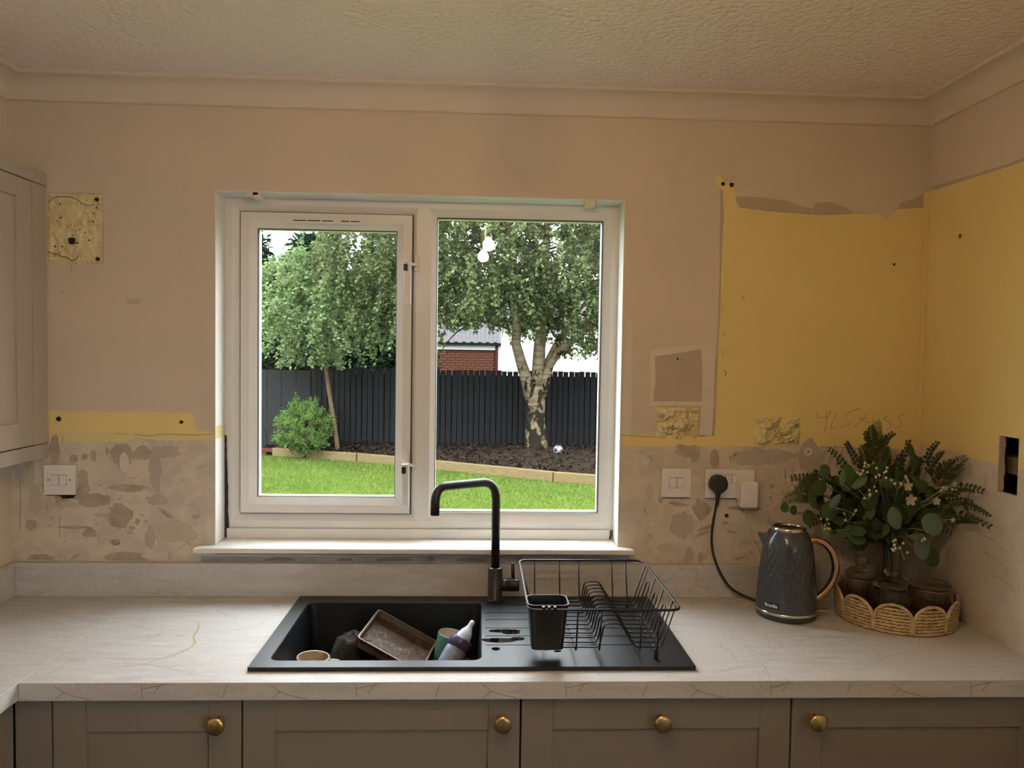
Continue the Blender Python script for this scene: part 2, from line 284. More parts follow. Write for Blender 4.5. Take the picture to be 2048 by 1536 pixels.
BLOBS = [(-1.2028, 0.4158, 0.0148, 0.0385, 'stain', 0, 0.25, 3), (-1.1515, 0.3919, 0.0119, 0.0119, 'stain', 0, 0.25, 3), (-1.1208, 0.3979, 0.0089, 0.0089, 'stain', 0, 0.25, 3), (-1.0956, 0.3996, 0.0074, 0.0148, 'stain', 0, 0.25, 3), (-1.0172, 0.4032, 0.0341, 0.0326, 'stain', 0, 0.25, 3), (-0.9597, 0.4081, 0.0222, 0.0208, 'stain', 0, 0.25, 3), (-0.9233, 0.3609, 0.0163, 0.0667, 'stain_b', 0, 0.25, 3), (-0.8908, 0.4145, 0.0385, 0.0193, 'stain_b', 0, 0.25, 3), (-0.998, 0.3084, 0.0519, 0.0104, 'stain', 0, 0.25, 3), (-1.0992, 0.2716, 0.04, 0.0208, 'stain', 0, 0.25, 3), (-1.06, 0.2733, 0.0133, 0.0133, 'stain', 0, 0.25, 3), (-1.0223, 0.2274, 0.0356, 0.0341, 'stain', 0, 0.25, 3), (-0.9165, 0.2743, 0.0297, 0.0148, 'stain_b', 0, 0.25, 3), (-0.8927, 0.2354, 0.0237, 0.0059, 'stain_b', -35, 0.25, 3), (-0.938, 0.1641, 0.0148, 0.0297, 'stain_b', 0, 0.25, 3), (-1.0102, 0.1057, 0.0534, 0.0178, 'stain', 0, 0.25, 3), (-1.2473, 0.1019, 0.0356, 0.0148, 'stain', 0, 0.25, 3), (-1.1068, 0.1777, 0.0193, 0.0133, 'stain', 0, 0.25, 3), (-1.1501, 0.1934, 0.0474, 0.0044, 'stain', 0, 0.25, 3), (-1.2701, 0.1999, 0.0163, 0.0148, 'stain', 0, 0.25, 3), (-1.1253, 0.3376, 0.0133, 0.0208, 'stain', 0, 0.25, 3), (-0.8645, 0.1819, 0.0534, 0.0326, 'stain_c', 0, 0.25, 3), (-1.0578, 0.4129, 0.0044, 0.0119, 'stain', 0, 0.25, 3), (-1.1901, 0.2609, 0.0385, 0.0119, 'stain_c', 0, 0.25, 3), (-1.2729, 0.3507, 0.0119, 0.0445, 'stain_c', 0, 0.25, 3), (-1.2597, 0.2719, 0.0178, 0.0415, 'stain_c', 0, 0.25, 3), (-0.8816, 0.112, 0.0074, 0.0104, 'stain_c', 0, 0.25, 3), (-1.0367, 0.1506, 0.0148, 0.0089, 'stain', 0, 0.25, 3), (-0.9731, 0.2117, 0.0059, 0.0089, 'stain', 0, 0.25, 3), (-0.9887, 0.1928, 0.0089, 0.0059, 'stain', 0, 0.25, 3), (-0.8177, 0.2605, 0.0148, 0.0059, 'stain_c', 0, 0.25, 3), (-1.0784, 0.2299, 0.0178, 0.0059, 'stain_c', 0, 0.25, 3), (-1.2176, 0.3153, 0.0297, 0.0059, 'stain_c', 0, 0.25, 3), (0.6159, 0.4321, 0.0385, 0.0178, 'stain', 0, 0.25, 3), (0.6416, 0.4161, 0.0148, 0.0208, 'stain', 0, 0.25, 3), (0.7001, 0.4092, 0.0148, 0.0282, 'stain', 0, 0.25, 3), (0.841, 0.415, 0.0919, 0.0252, 'stain_b', 0, 0.25, 3), (0.9903, 0.4149, 0.0356, 0.0504, 'stain_b', 0, 0.25, 3), (0.665, 0.2571, 0.0267, 0.0267, 'stain', 0, 0.25, 3), (0.6078, 0.2105, 0.0356, 0.0385, 'stain_b', 0, 0.25, 3), (0.6769, 0.2019, 0.0252, 0.0052, 'stain', 20, 0.25, 3), (0.6684, 0.1839, 0.0222, 0.0044, 'stain', 25, 0.25, 3), (0.631, 0.1179, 0.0133, 0.0237, 'stain', 0, 0.25, 3), (0.6657, 0.112, 0.0089, 0.0163, 'stain', 0, 0.25, 3), (0.7569, 0.1904, 0.0133, 0.0044, 'stain', -15, 0.25, 3), (0.8736, 0.3273, 0.0059, 0.0059, 'stain', 0, 0.25, 3), (0.8715, 0.2944, 0.0044, 0.0044, 'stain', 0, 0.25, 3), (0.7986, 0.2625, 0.0504, 0.0074, 'stain', 0, 0.25, 3), (0.5928, 0.273, 0.0252, 0.0059, 'stain', -10, 0.25, 3), (0.5231, 0.3883, 0.0208, 0.0133, 'stain_c', 0, 0.25, 3), (0.7861, 0.1125, 0.0178, 0.0044, 'stain', 20, 0.25, 3), (1.0295, 0.4198, 0.0059, 0.0297, 'stain_b', -20, 0.25, 3), (1.0537, 0.4215, 0.0074, 0.0326, 'stain_b', -20, 0.25, 3), (1.0781, 0.4172, 0.0059, 0.0267, 'stain_b', -20, 0.25, 3), (0.5419, 0.2816, 0.0059, 0.0074, 'stain', 0, 0.25, 3), (0.7381, 0.2172, 0.0074, 0.0059, 'stain', 0, 0.25, 3), (0.8797, 0.2195, 0.0178, 0.0059, 'stain_c', 0, 0.25, 3), (0.8135, 0.1592, 0.0326, 0.0089, 'stain_c', 0, 0.25, 3), (0.51, 0.3066, 0.0119, 0.0208, 'stain_c', 0, 0.25, 3), (0.5585, 0.143, 0.0237, 0.0119, 'stain_c', 0, 0.25, 3), (0.936, 0.3622, 0.0074, 0.0208, 'stain_b', 0, 0.25, 3), (0.93, 0.3098, 0.0326, 0.0089, 'stain_c', 0, 0.25, 3), (-0.5682, 0.1015, 0.0385, 0.0089, 'stain_d', 0, 0.25, 3), (-0.3812, 0.1007, 0.0237, 0.0089, 'stain_d', 0, 0.25, 3), (-0.2364, 0.1013, 0.0534, 0.0089, 'stain_d', 0, 0.25, 3), (-0.1317, 0.1046, 0.0133, 0.0104, 'stain_d', 0, 0.25, 3), (-0.0177, 0.102, 0.0385, 0.0089, 'stain_d', 0, 0.25, 3), (0.129, 0.1056, 0.0074, 0.0104, 'stain_d', 0, 0.25, 3), (0.3062, 0.1062, 0.0445, 0.0059, 'stain_d', 0, 0.25, 3), (-0.9804, 0.8415, 0.0208, 0.0089, 'stain_c', 0, 0.25, 3), (-1.0089, 0.3817, 0.0133, 0.0297, 'pale_filler', 4, 0.15, 4), (0.9807, 0.4327, 0.0133, 0.0133, 'pale_filler', 0, 0.1, 4)]
HOLES = [(-1.0815, 1.1264, 0.0058), (-1.0797, 0.9596, 0.0058), (-1.191, 0.5045, 0.0072), (-0.8484, 0.4998, 0.0051), (0.7044, 1.2132, 0.0058), (0.7296, 1.211, 0.0065), (0.5826, 0.7015, 0.0029), (0.7405, 0.2397, 0.0058), (0.9807, 0.4327, 0.0026), (1.2222, 0.9902, 0.0036), (-1.1512, 1.0086, 0.0101)]
STROKES = [([(1.0041, 0.5493), (1.0031, 0.5394), (1.0134, 0.5333), (1.0284, 0.5335), (1.0408, 0.5398), (1.0454, 0.5522), (1.0403, 0.5546), (1.0317, 0.5471)], 0.0006, 'pencil'), ([(1.0317, 0.5471), (1.0348, 0.5299), (1.0328, 0.5126), (1.0296, 0.4952)], 0.0006, 'pencil'), ([(1.0631, 0.5475), (1.0585, 0.5351), (1.0467, 0.5102), (1.0458, 0.5003), (1.0582, 0.5067)], 0.0006, 'pencil'), ([(1.133, 0.5644), (1.1106, 0.5555), (1.097, 0.5491), (1.0886, 0.5379), (1.0913, 0.5318), (1.1079, 0.5245), (1.1069, 0.5171), (1.0945, 0.5108), (1.0745, 0.5056)], 0.0006, 'pencil'), ([(1.1486, 0.5498), (1.1589, 0.5425)], 0.0006, 'pencil'), ([(1.1515, 0.5374), (1.1173, 0.5073)], 0.0006, 'pencil'), ([(1.1314, 0.5359), (1.1623, 0.519)], 0.0006, 'pencil'), ([(1.1778, 0.5452), (1.1732, 0.5327), (1.1751, 0.5117)], 0.0006, 'pencil'), ([(1.2196, 0.5419), (1.2071, 0.5368), (1.2061, 0.5306), (1.2176, 0.5258), (1.2293, 0.5172), (1.2283, 0.5085), (1.2159, 0.5034)], 0.0006, 'pencil'), ([(1.2676, 0.5437), (1.2611, 0.5461), (1.2476, 0.5361), (1.2503, 0.5299), (1.2634, 0.5176), (1.2612, 0.5102), (1.2435, 0.5075)], 0.0006, 'pencil'), ([(-1.0351, 0.4662), (-1.0142, 0.4621), (-0.996, 0.4637)], 0.0005, 'crack'), ([(-0.9819, 0.4639), (-0.9511, 0.4585), (-0.8949, 0.4648), (-0.8527, 0.4638), (-0.7963, 0.463), (-0.7609, 0.4663)], 0.0005, 'crack'), ([(-1.1802, 0.4589), (-1.1832, 0.4303)], 0.0005, 'crack'), ([(-1.3008, 0.3361), (-1.2986, 0.2716), (-1.3022, 0.1853)], 0.0005, 'crack'), ([(-1.1904, 0.2292), (-1.1909, 0.1643)], 0.0005, 'crack'), ([(0.9144, 0.3769), (0.9152, 0.35)], 0.0005, 'crack'), ([(0.4203, 0.4759), (0.5064, 0.471), (0.5211, 0.4741)], 0.0005, 'crack'), ([(1.0165, 0.448), (1.1076, 0.4444), (1.199, 0.4408)], 0.0005, 'crack'), ([(0.7694, 0.8891), (0.7771, 0.879)], 0.0009, 'crack'), ([(0.743, 0.4274), (0.7498, 0.3978)], 0.0005, 'crack'), ([(0.7553, 0.4172), (0.7671, 0.4232)], 0.0012, 'crack'), ([(-1.1517, 0.9412), (-1.1518, 0.9244)], 0.0005, 'crack'), ([(-1.1826, 0.8703), (-1.1758, 0.8592)], 0.0005, 'crack'), ([(0.7156, 0.7886), (0.719, 0.7711)], 0.0005, 'crack'), ([(0.7126, 0.7299), (0.7176, 0.7123)], 0.0005, 'crack'), ([(0.7201, 0.6712), (0.7293, 0.6639), (0.7251, 0.6536)], 0.0009, 'crack'), ([(0.7121, 0.8618), (0.714, 0.8472)], 0.0005, 'crack'), ([(-1.2164, 1.1107), (-1.2039, 1.1277), (-1.1833, 1.1324), (-1.1558, 1.1316), (-1.1352, 1.1265), (-1.1216, 1.1115), (-1.1009, 1.1092), (-1.0871, 1.1123)], 0.0009, 'crack'), ([(-1.2189, 0.9792), (-1.2011, 0.9711), (-1.1915, 0.9713), (-1.1777, 0.9632), (-1.164, 0.9635), (-1.153, 0.9525), (-1.1364, 0.9584), (-1.1322, 0.9697)], 0.0011, 'crack'), ([(-1.2012, 0.9627), (-1.1942, 0.9727)], 0.0009, 'crack'), ([(-1.1838, 1.0737), (-1.1783, 1.0717)], 0.0026, 'crack'), ([(-1.1851, 1.1114), (-1.1818, 1.1102)], 0.0018, 'crack'), ([(-1.0916, 1.0884), (-1.0883, 1.0872)], 0.0018, 'crack'), ([(-1.0937, 1.0645), (-1.0893, 1.063)], 0.0022, 'crack'), ([(-1.1306, 1.0413), (-1.1273, 1.0401)], 0.0018, 'crack'), ([(-1.1397, 1.0383), (-1.1375, 1.0375)], 0.0014, 'crack'), ([(-1.1155, 1.0332), (-1.1122, 1.032)], 0.0018, 'crack'), ([(-1.1051, 1.0124), (-1.1007, 1.0108)], 0.0022, 'crack'), ([(-1.1388, 1.0047), (-1.1333, 1.0027)], 0.0026, 'crack'), ([(-1.199, 0.9936), (-1.1946, 0.992)], 0.0022, 'crack'), ([(-1.1797, 0.994), (-1.1753, 0.9924)], 0.0022, 'crack'), ([(-1.1862, 0.9756), (-1.1829, 0.9744)], 0.0018, 'crack'), ([(-1.1644, 1.0462), (-1.1622, 1.0454)], 0.0014, 'crack'), ([(-1.1918, 1.0637), (-1.1896, 1.063)], 0.0014, 'crack'), ([(-1.15, 1.0255), (-1.1467, 1.0243)], 0.0018, 'crack'), ([(-1.0838, 1.104), (-1.0794, 1.1024)], 0.0022, 'crack'), ([(-1.1023, 1.0657), (-1.1001, 1.065)], 0.0014, 'crack'), ([(-1.1305, 0.9768), (-1.1283, 0.976)], 0.0014, 'crack'), ([(-1.0437, 0.1549), (-1.034, 0.1433), (-1.0227, 0.1492)], 0.0009, 'crack'), ([(-0.9011, 0.2426), (-0.8842, 0.2253)], 0.0009, 'crack')]
# ------------------------------------------------------------------ the room
XL, XR, YB, ZF, ZC = -1.325, 1.322, -5.6, -0.91, 1.460
WX0, WX1, WZ0, WZ1 = -0.754, 0.418, 0.147, 1.160            # window reveal
WT = 0.175                                                   # wall thickness
FOAM = [(-1.224, -1.065, 0.943, 1.143), (0.519, 0.653, 0.464, 0.562), (0.815, 0.956, 0.452, 0.537)]   # chased-out boxes packed with foam plaster
def wall_with_holes(name, mat, u0, u1, z0, z1, holes, face, depth_of, hollow=()):
    """front skin with rectangular holes; face(u, z, d) gives the point d behind the face"""
    us = sorted({u0, u1, *[h[0] for h in holes], *[h[1] for h in holes]}); zs = sorted({z0, z1, *[h[2] for h in holes], *[h[3] for h in holes]})
    m = MB()
    for i in range(len(us) - 1):
        for j in range(len(zs) - 1):
            cu, cz = (us[i] + us[i + 1]) / 2, (zs[j] + zs[j + 1]) / 2
            inside = [k for k, h in enumerate(holes) if h[0] < cu < h[1] and h[2] < cz < h[3]]
            if not inside: m.quad(face(us[i], zs[j], 0), face(us[i + 1], zs[j], 0), face(us[i + 1], zs[j + 1], 0), face(us[i], zs[j + 1], 0))
            if not any(depth_of(k) >= WT for k in inside): m.quad(face(us[i], zs[j], WT), face(us[i], zs[j + 1], WT), face(us[i + 1], zs[j + 1], WT), face(us[i + 1], zs[j], WT))
    for k, h in enumerate(holes):
        d = depth_of(k); a, b, c, e = h; P = [(a, c), (b, c), (b, e), (a, e)]
        for q in range(4):
            (p, r), (s_, t_) = P[q], P[(q + 1) % 4]; m.quad(face(p, r, 0), face(p, r, d), face(s_, t_, d), face(s_, t_, 0))
        if d < WT and k not in hollow: m.quad(face(a, c, d), face(b, c, d), face(b, e, d), face(a, e, d))
    for a, b in (((u0, z0), (u1, z0)), ((u1, z0), (u1, z1)), ((u1, z1), (u0, z1)), ((u0, z1), (u0, z0))):
        m.quad(face(*a, 0), face(*b, 0), face(*b, WT), face(*a, WT))
    o = m.build(name, mat, None, fixn=False); o['kind'] = 'structure'
    bm = bmesh.new(); bm.from_mesh(o.data); bmesh.ops.remove_doubles(bm, verts=bm.verts[:], dist=1e-5); bmesh.ops.recalc_face_normals(bm, faces=bm.faces[:]); bm.to_mesh(o.data); bm.free()
    return o
wall_back = wall_with_holes('wall_back', 'skimmed_wall', XL - WT, XR + WT, ZF, ZC + 0.1, [(WX0, WX1, WZ0 - 0.03, WZ1)] + FOAM, lambda u, z, d: (u, d, z), lambda k: WT if k == 0 else 0.016)
wall_right = wall_with_holes('wall_right', 'skimmed_wall_right', YB, 0.0, ZF, ZC + 0.1, [(-0.418, -0.346, 0.379, 0.521), (-4.30, -2.70, 0.10, 1.15)], lambda u, z, d: (XR + d, u, z), lambda k: WT if k else 0.012, (0,))
for nm, b in (('wall_left', (XL - WT, XL, YB, 0, ZF, ZC + 0.1)), ('wall_front', (XL - WT, XR + WT, YB - WT, YB, ZF, ZC + 0.1))):
    o = MB().box(*b).build(nm, 'room_paint' if nm == 'wall_left' else 'far_wall_paint'); o['kind'] = 'structure'
o = MB().box(XL, XR, YB, 0, ZF - 0.1, ZF).build('floor', 'floor_lino'); o['kind'] = 'structure'
ceiling = MB().box(XL, XR, YB, 0, ZC, ZC + 0.1).build('ceiling', 'artex_ceiling'); ceiling['kind'] = 'structure'
# coving with mitred corners: a concave quarter between small flat edges
cp = [(0.0, 0.066), (0.006, 0.066)] + [(0.068 - 0.060 * math.cos(math.radians(a)), 0.066 - 0.056 * math.sin(math.radians(a))) for a in range(6, 91, 7)] + [(0.072, 0.008), (0.072, 0.0)]
def coving(name, axis, at, lo, hi):
    m = MB(); vs = []
    for d, dz in cp:
        z = ZC - dz
        if axis == 'x': s = 1 if at >= -0.1 else -1; vs += [(lo + d, at - s * d, z), (hi - d, at - s * d, z)]
        else: s = 1 if at > 0 else -1; vs += [(at - s * d, lo + d, z), (at - s * d, hi - d, z)]
    m.add(vs, [(2 * i, 2 * i + 1, 2 * i + 3, 2 * i + 2) for i in range(len(cp) - 1)], True)
    o = m.build(name, 'coving_paint', None, fixn=False); o['kind'] = 'structure'; return o
coving('trim_1', 'x', 0.0, XL, XR); coving('trim_2', 'y', XR, YB, 0.0); coving('trim_3', 'y', XL, YB, 0.0); coving('trim_4', 'x', YB, XL, XR)

# ---- scraped paint, filler and stains on the back wall: thin real layers with ragged outlines
def ragged(poly, jag, step=0.012, seed=0.0):
    out = []; n = len(poly)
    for i in range(n):
        a, b = Vector((*poly[i], 0)), Vector((*poly[(i + 1) % n], 0)); L = (b - a).length; k = max(1, int(L / step)); nrm = Vector((-(b - a).y, (b - a).x, 0)).normalized() if L > 1e-6 else Vector()
        for q in range(k):
            p = a.lerp(b, q / k)
            d = (noise.noise(Vector((p.x * 60 + seed, p.y * 60, 0))) * 1.2 + noise.noise(Vector((p.x * 190, p.y * 190, seed))) * 0.7) * jag
            p = p + nrm * d; out.append((p.x, p.y))
    return out
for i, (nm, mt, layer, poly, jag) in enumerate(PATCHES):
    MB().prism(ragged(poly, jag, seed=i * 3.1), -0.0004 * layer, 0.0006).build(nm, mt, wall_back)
rb = random.Random(5)
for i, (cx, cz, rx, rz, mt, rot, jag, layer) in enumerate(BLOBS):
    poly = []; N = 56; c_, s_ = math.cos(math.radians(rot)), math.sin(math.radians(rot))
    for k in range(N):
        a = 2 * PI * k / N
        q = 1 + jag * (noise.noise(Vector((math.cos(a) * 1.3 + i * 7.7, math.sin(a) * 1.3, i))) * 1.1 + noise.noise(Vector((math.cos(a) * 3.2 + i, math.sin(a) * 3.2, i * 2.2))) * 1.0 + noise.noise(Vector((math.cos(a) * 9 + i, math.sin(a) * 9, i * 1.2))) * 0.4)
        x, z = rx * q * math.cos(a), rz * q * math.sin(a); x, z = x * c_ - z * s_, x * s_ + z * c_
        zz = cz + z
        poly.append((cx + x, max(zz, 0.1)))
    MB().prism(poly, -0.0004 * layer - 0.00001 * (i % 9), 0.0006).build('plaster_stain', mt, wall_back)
for (x, z, r) in HOLES:
    m = MB(); N = 10; m.prism([(x + r * math.cos(2 * PI * k / N) * (1 + 0.2 * math.sin(k * 2.3 + x * 50)), z + r * math.sin(2 * PI * k / N)) for k in range(N)], -0.0024, 0.0004); m.build('screw_hole', 'hole_dark', wall_back)
for pts, r, mt in STROKES:
    P3 = [(x, -0.0008, z) for x, z in pts]
    m = MB().tube(fillet(P3, 0.01, 4) if len(P3) > 2 else P3, r, 4); m.v = [(x, -0.0016 + (y + 0.0008) * 0.5, z) for x, y, z in m.v]
    m.build('pencil_stroke' if mt == 'pencil' else 'hairline_crack', mt, wall_back)
# foam-plaster fillings, lumpy and slightly sunk
for q, (x0, x1, z0, z1) in enumerate(FOAM):
    nx, nz = 46, 38; m = MB(); vs = []
    for j in range(nz + 1):
        for i in range(nx + 1):
            u, w_ = i / nx, j / nz; x, z = x0 + (x1 - x0) * u, z0 + (z1 - z0) * w_
            e = min(u, 1 - u, w_, 1 - w_); p = Vector((x * 28, z * 28, q * 9.0))
            if q == 0: h = 0.002 - 0.010 * abs(noise.noise(p * 1.2)) - 0.010 * max(0, noise.noise(p * 3.1)) ** 2 - 0.004 * abs(noise.noise(p * 7))
            else: h = 0.008 + 0.028 * noise.noise(p * 1.0) + 0.024 * abs(noise.noise(p * 2.6 + Vector((3, 1, 0)))) - 0.016 * abs(noise.noise(p * 5)) - 0.007 * abs(noise.noise(p * 11))
            h = h * min(1, e * 9) - 0.003 * (1 if e < 0.03 else 0)
            if q == 0: h -= 0.004
            vs.append((x, min(0.0155, max(-0.022, -h)), z))
    m.add(vs, [(j * (nx + 1) + i, j * (nx + 1) + i + 1, (j + 1) * (nx + 1) + i + 1, (j + 1) * (nx + 1) + i) for j in range(nz) for i in range(nx)], True)
    m.build('foam_filling', 'foam_plaster', wall_back, fixn=False)
# ---- right wall: yellow paint above the tile line, a chased hole
def ragYZ(poly, jag, seed): return ragged(poly, jag, seed=seed)
yz = [(0.0, 1.204), (-0.12, 1.202), (-0.3, 1.199), (-0.6, 1.195), (-1.4, 1.195), (-1.4, 0.447), (-0.6, 0.447), (-0.36, 0.446), (-0.2, 0.452), (-0.07, 0.458), (0.0, 0.462)]
# split round the hole so that the paint does not cover it
yzA = [p for p in yz if p[0] >= -0.3] ; 
polyA = [(0.0, 1.204), (-0.12, 1.202), (-0.3, 1.199), (-0.345, 1.198), (-0.345, 0.446), (-0.2, 0.452), (-0.07, 0.458), (0.0, 0.462)]
polyB = [(-0.345, 1.198), (-0.419, 1.197), (-0.419, 0.522), (-0.345, 0.522)]
polyC = [(-0.419, 1.197), (-0.7, 1.195), (-1.4, 1.195), (-1.4, 0.447), (-0.419, 0.447)]
for k, pl in enumerate((polyA, polyB, polyC)): MB().prism(pl if k else ragged(pl, 0.0008, 0.02), XR - 0.0005, XR + 0.0006, 'YZ').build('yellow_paint', 'yellow_paint', wall_right)
# corner paint overlap and a grey smear at the top of the yellow
MB().prism([(-0.001, 1.214), (-0.03, 1.207), (-0.30, 1.199), (-0.9, 1.196), (-0.9, 1.202), (-0.3, 1.206), (-0.03, 1.217)], XR - 0.0009, XR, 'YZ').build('grey_filler', 'grey_plaster', wall_right)
MB().box(XR - 0.012, XR, -0.006, 0, 0.52, 1.2045).build('corner_bead', 'yellow_paint', wall_right, bevel=0.002)
for (y, z, r) in ((-0.155, 1.052, 0.007), (-0.168, 0.475, 0.006)):
    MB().prism([(y + r * math.cos(a * 0.7) * (1 + 0.3 * math.sin(a * 2)), z + r * math.sin(a * 0.7)) for a in range(9)], XR - 0.0012, XR, 'YZ').build('screw_hole', 'crack' if z > 0.6 else 'pale_filler', wall_right)
for (y, z, ry, rz) in ((-0.235, 0.415, 0.012, 0.024), (-0.11, 0.24, 0.012, 0.02), (-0.14, 0.14, 0.008, 0.01), (-0.30, 0.40, 0.006, 0.02)):
    MB().prism([(y + ry * math.cos(2 * PI * a / 20) * (1 + 0.3 * noise.noise(Vector((a, y * 9, 0)))), z + rz * math.sin(2 * PI * a / 20)) for a in range(20)], XR - 0.0008, XR, 'YZ').build('plaster_stain', 'stain_c', wall_right)
for k in range(4):
    z = 0.30 - 0.045 * k
    m = MB().tube([(XR - 0.0006, -0.27 - 0.02 * k, z), (XR - 0.0006, -0.32 - 0.02 * k, z - 0.004), (XR - 0.0006, -0.37 - 0.02 * k, z - 0.022)], 0.0008, 4); m.build('trowel_mark', 'stain_c', wall_right)
# the chase: dark box, a rough block face inside
MB().box(XR + 0.060, XR + 0.110, -0.345, -0.255, 0.418, 0.462).build('exposed_block', 'cavity_block', wall_right)
m = MB(); vs = []
for j in range(21):
    for i in range(5):
        z = 0.381 + 0.138 * j / 20; y = -0.3475 - 0.0014 * i; vs.append((XR + 0.0010 + 0.0028 * i + 0.002 * noise.noise(Vector((i * 1.7, j * 0.6, 1))), y + 0.0045 * noise.noise(Vector((i, j * 0.5, 4))), z))
m.add(vs, [(j * 5 + i, j * 5 + i + 1, (j + 1) * 5 + i + 1, (j + 1) * 5 + i) for j in range(20) for i in range(4)], True); m.build('broken_edge', 'cavity_block', wall_right, fixn=False)
m = MB(); cb = (XR + 0.0122, XR + 0.125, -0.52, -0.18, 0.28, 0.62)
m.box(*cb); m.f = m.f[:4] + m.f[5:]; m.sm = m.sm[:5]      # hollow behind the plaster, open towards the hole
m.build('wall_cavity', 'cavity_dark', wall_right, fixn=False)
# ------------------------------------------------------------------ the window
plain('upvc_white', (0.80, 0.79, 0.76, 1), 0.35, vary=0.03, vscale=5); plain('upvc_aged', (0.74, 0.69, 0.60, 1), 0.4)
plain('black_plastic', (0.02, 0.02, 0.022, 1), 0.4); plain('sealant_dark', (0.035, 0.035, 0.035, 1), 0.9); plain('gasket', (0.05, 0.05, 0.05, 1), 0.6)
plain('sill_board', (0.82, 0.81, 0.77, 1), 0.4, vary=0.04, vscale=9)
clear_glass('window_glass', (0.985, 0.995, 0.99, 1), 1.36)
FX0, FX1, FZ0, FZ1, FY = -0.754, 0.418, 0.176, 1.160, 0.0855
win = empty('window_1', (-0.168, FY, FZ0)); win['kind'] = 'structure'; win['label'] = 'white plastic two-light window over the sink, opening sash on the left'
MB().rectring(FX0, FX1, FZ0, FZ1, [(0, 0.14), (0, FY), (0.022, FY), (0.024, FY + 0.001), (0.046, FY + 0.013), (0.046, 0.14), (0, 0.14)]).build('window_frame', 'upvc_white', win)
# mullion with the pointed joints of the welded profile
mx = -0.1665
m = MB().prism([(-0.2025, 0.2215), (mx, 0.186), (-0.130, 0.2245), (-0.130, 1.1145), (mx, 1.150), (-0.2025, 1.1165)], FY + 0.010, 0.14)
m.add([(-0.189, FY - 0.0012, 0.209), (mx, FY - 0.0012, 0.1865), (-0.1455, FY - 0.0012, 0.209), (-0.1455, FY - 0.0012, 1.130), (mx, FY - 0.0012, 1.1495), (-0.189, FY - 0.0012, 1.130),
       (-0.2025, FY + 0.010, 0.2215), (mx, FY + 0.010, 0.1855), (-0.130, FY + 0.010, 0.2245), (-0.130, FY + 0.010, 1.1145), (mx, FY + 0.010, 1.1505), (-0.2025, FY + 0.010, 1.1165)],
      [(0, 1, 2, 3, 4, 5), (0, 6, 7, 1), (1, 7, 8, 2), (2, 8, 9, 3), (3, 9, 10, 4), (4, 10, 11, 5), (5, 11, 6, 0)])
m.build('mullion', 'upvc_white', win)
MB().rectring(-0.130, 0.371, 0.2245, 1.1145, [(0.0, FY + 0.012), (0.0, 0.11), (0.002, 0.11), (0.002, FY + 0.012), (0, FY + 0.012)]).build('gasket', 'gasket', win)
MB().box(-0.132, 0.374, 0.110, 0.114, 0.221, 1.118).build('pane', 'window_glass', win)
MB().rectring(-0.136, 0.377, 0.218, 1.120, [(0, 0.118), (0.0075, 0.118), (0.0075, 0.14), (0, 0.14), (0, 0.118)]).build('outer_bead', 'upvc_white', win)
SX0, SX1, SZ0, SZ1, SY = -0.7065, -0.203, 0.2225, 1.1160, 0.0815
sash = MB().rectring(SX0, SX1, SZ0, SZ1, [(0, 0.136), (0, SY), (0.024, SY), (0.026, SY + 0.001), (0.0455, SY + 0.013), (0.0455, 0.136), (0, 0.136)]).build('opening_sash', 'upvc_white', win)
MB().rectring(SX0 - 0.003, SX1 + 0.003, SZ0 - 0.003, SZ1 + 0.003, [(0, FY + 0.004), (0.005, FY + 0.004), (0.005, FY + 0.02), (0, FY + 0.02), (0, FY + 0.004)]).build('gasket', 'gasket', sash)
MB().box(SX0 + 0.042, SX1 - 0.042, 0.106, 0.110, SZ0 + 0.042, SZ1 - 0.042).build('pane', 'window_glass', sash)
MB().rectring(SX0 + 0.040, SX1 - 0.040, SZ0 + 0.040, SZ1 - 0.040, [(0, 0.113), (0.0063, 0.113), (0.0063, 0.136), (0, 0.136), (0, 0.113)]).build('outer_bead', 'upvc_white', sash)
MB().rectring(SX0 + 0.0455, SX1 - 0.0455, SZ0 + 0.0455, SZ1 - 0.0455, [(0, SY + 0.0135), (0, 0.106), (0.0022, 0.106), (0.0022, SY + 0.016), (0, SY + 0.0135)]).build('glazing_seal', 'gasket', sash)
v = MB().box(-0.573, -0.335, SY - 0.013, SY + 0.001, 1.0845, 1.1000, 0.002)
vent = v.build('trickle_vent', 'upvc_white', sash)
m = MB()
for a, b in ((-0.551, -0.513), (-0.509, -0.472), (-0.467, -0.434), (-0.411, -0.387), (-0.383, -0.357)): m.box(a, b, SY - 0.0136, SY - 0.012, 1.0905, 1.0935)
m.build('vent_slots', 'gasket', vent)
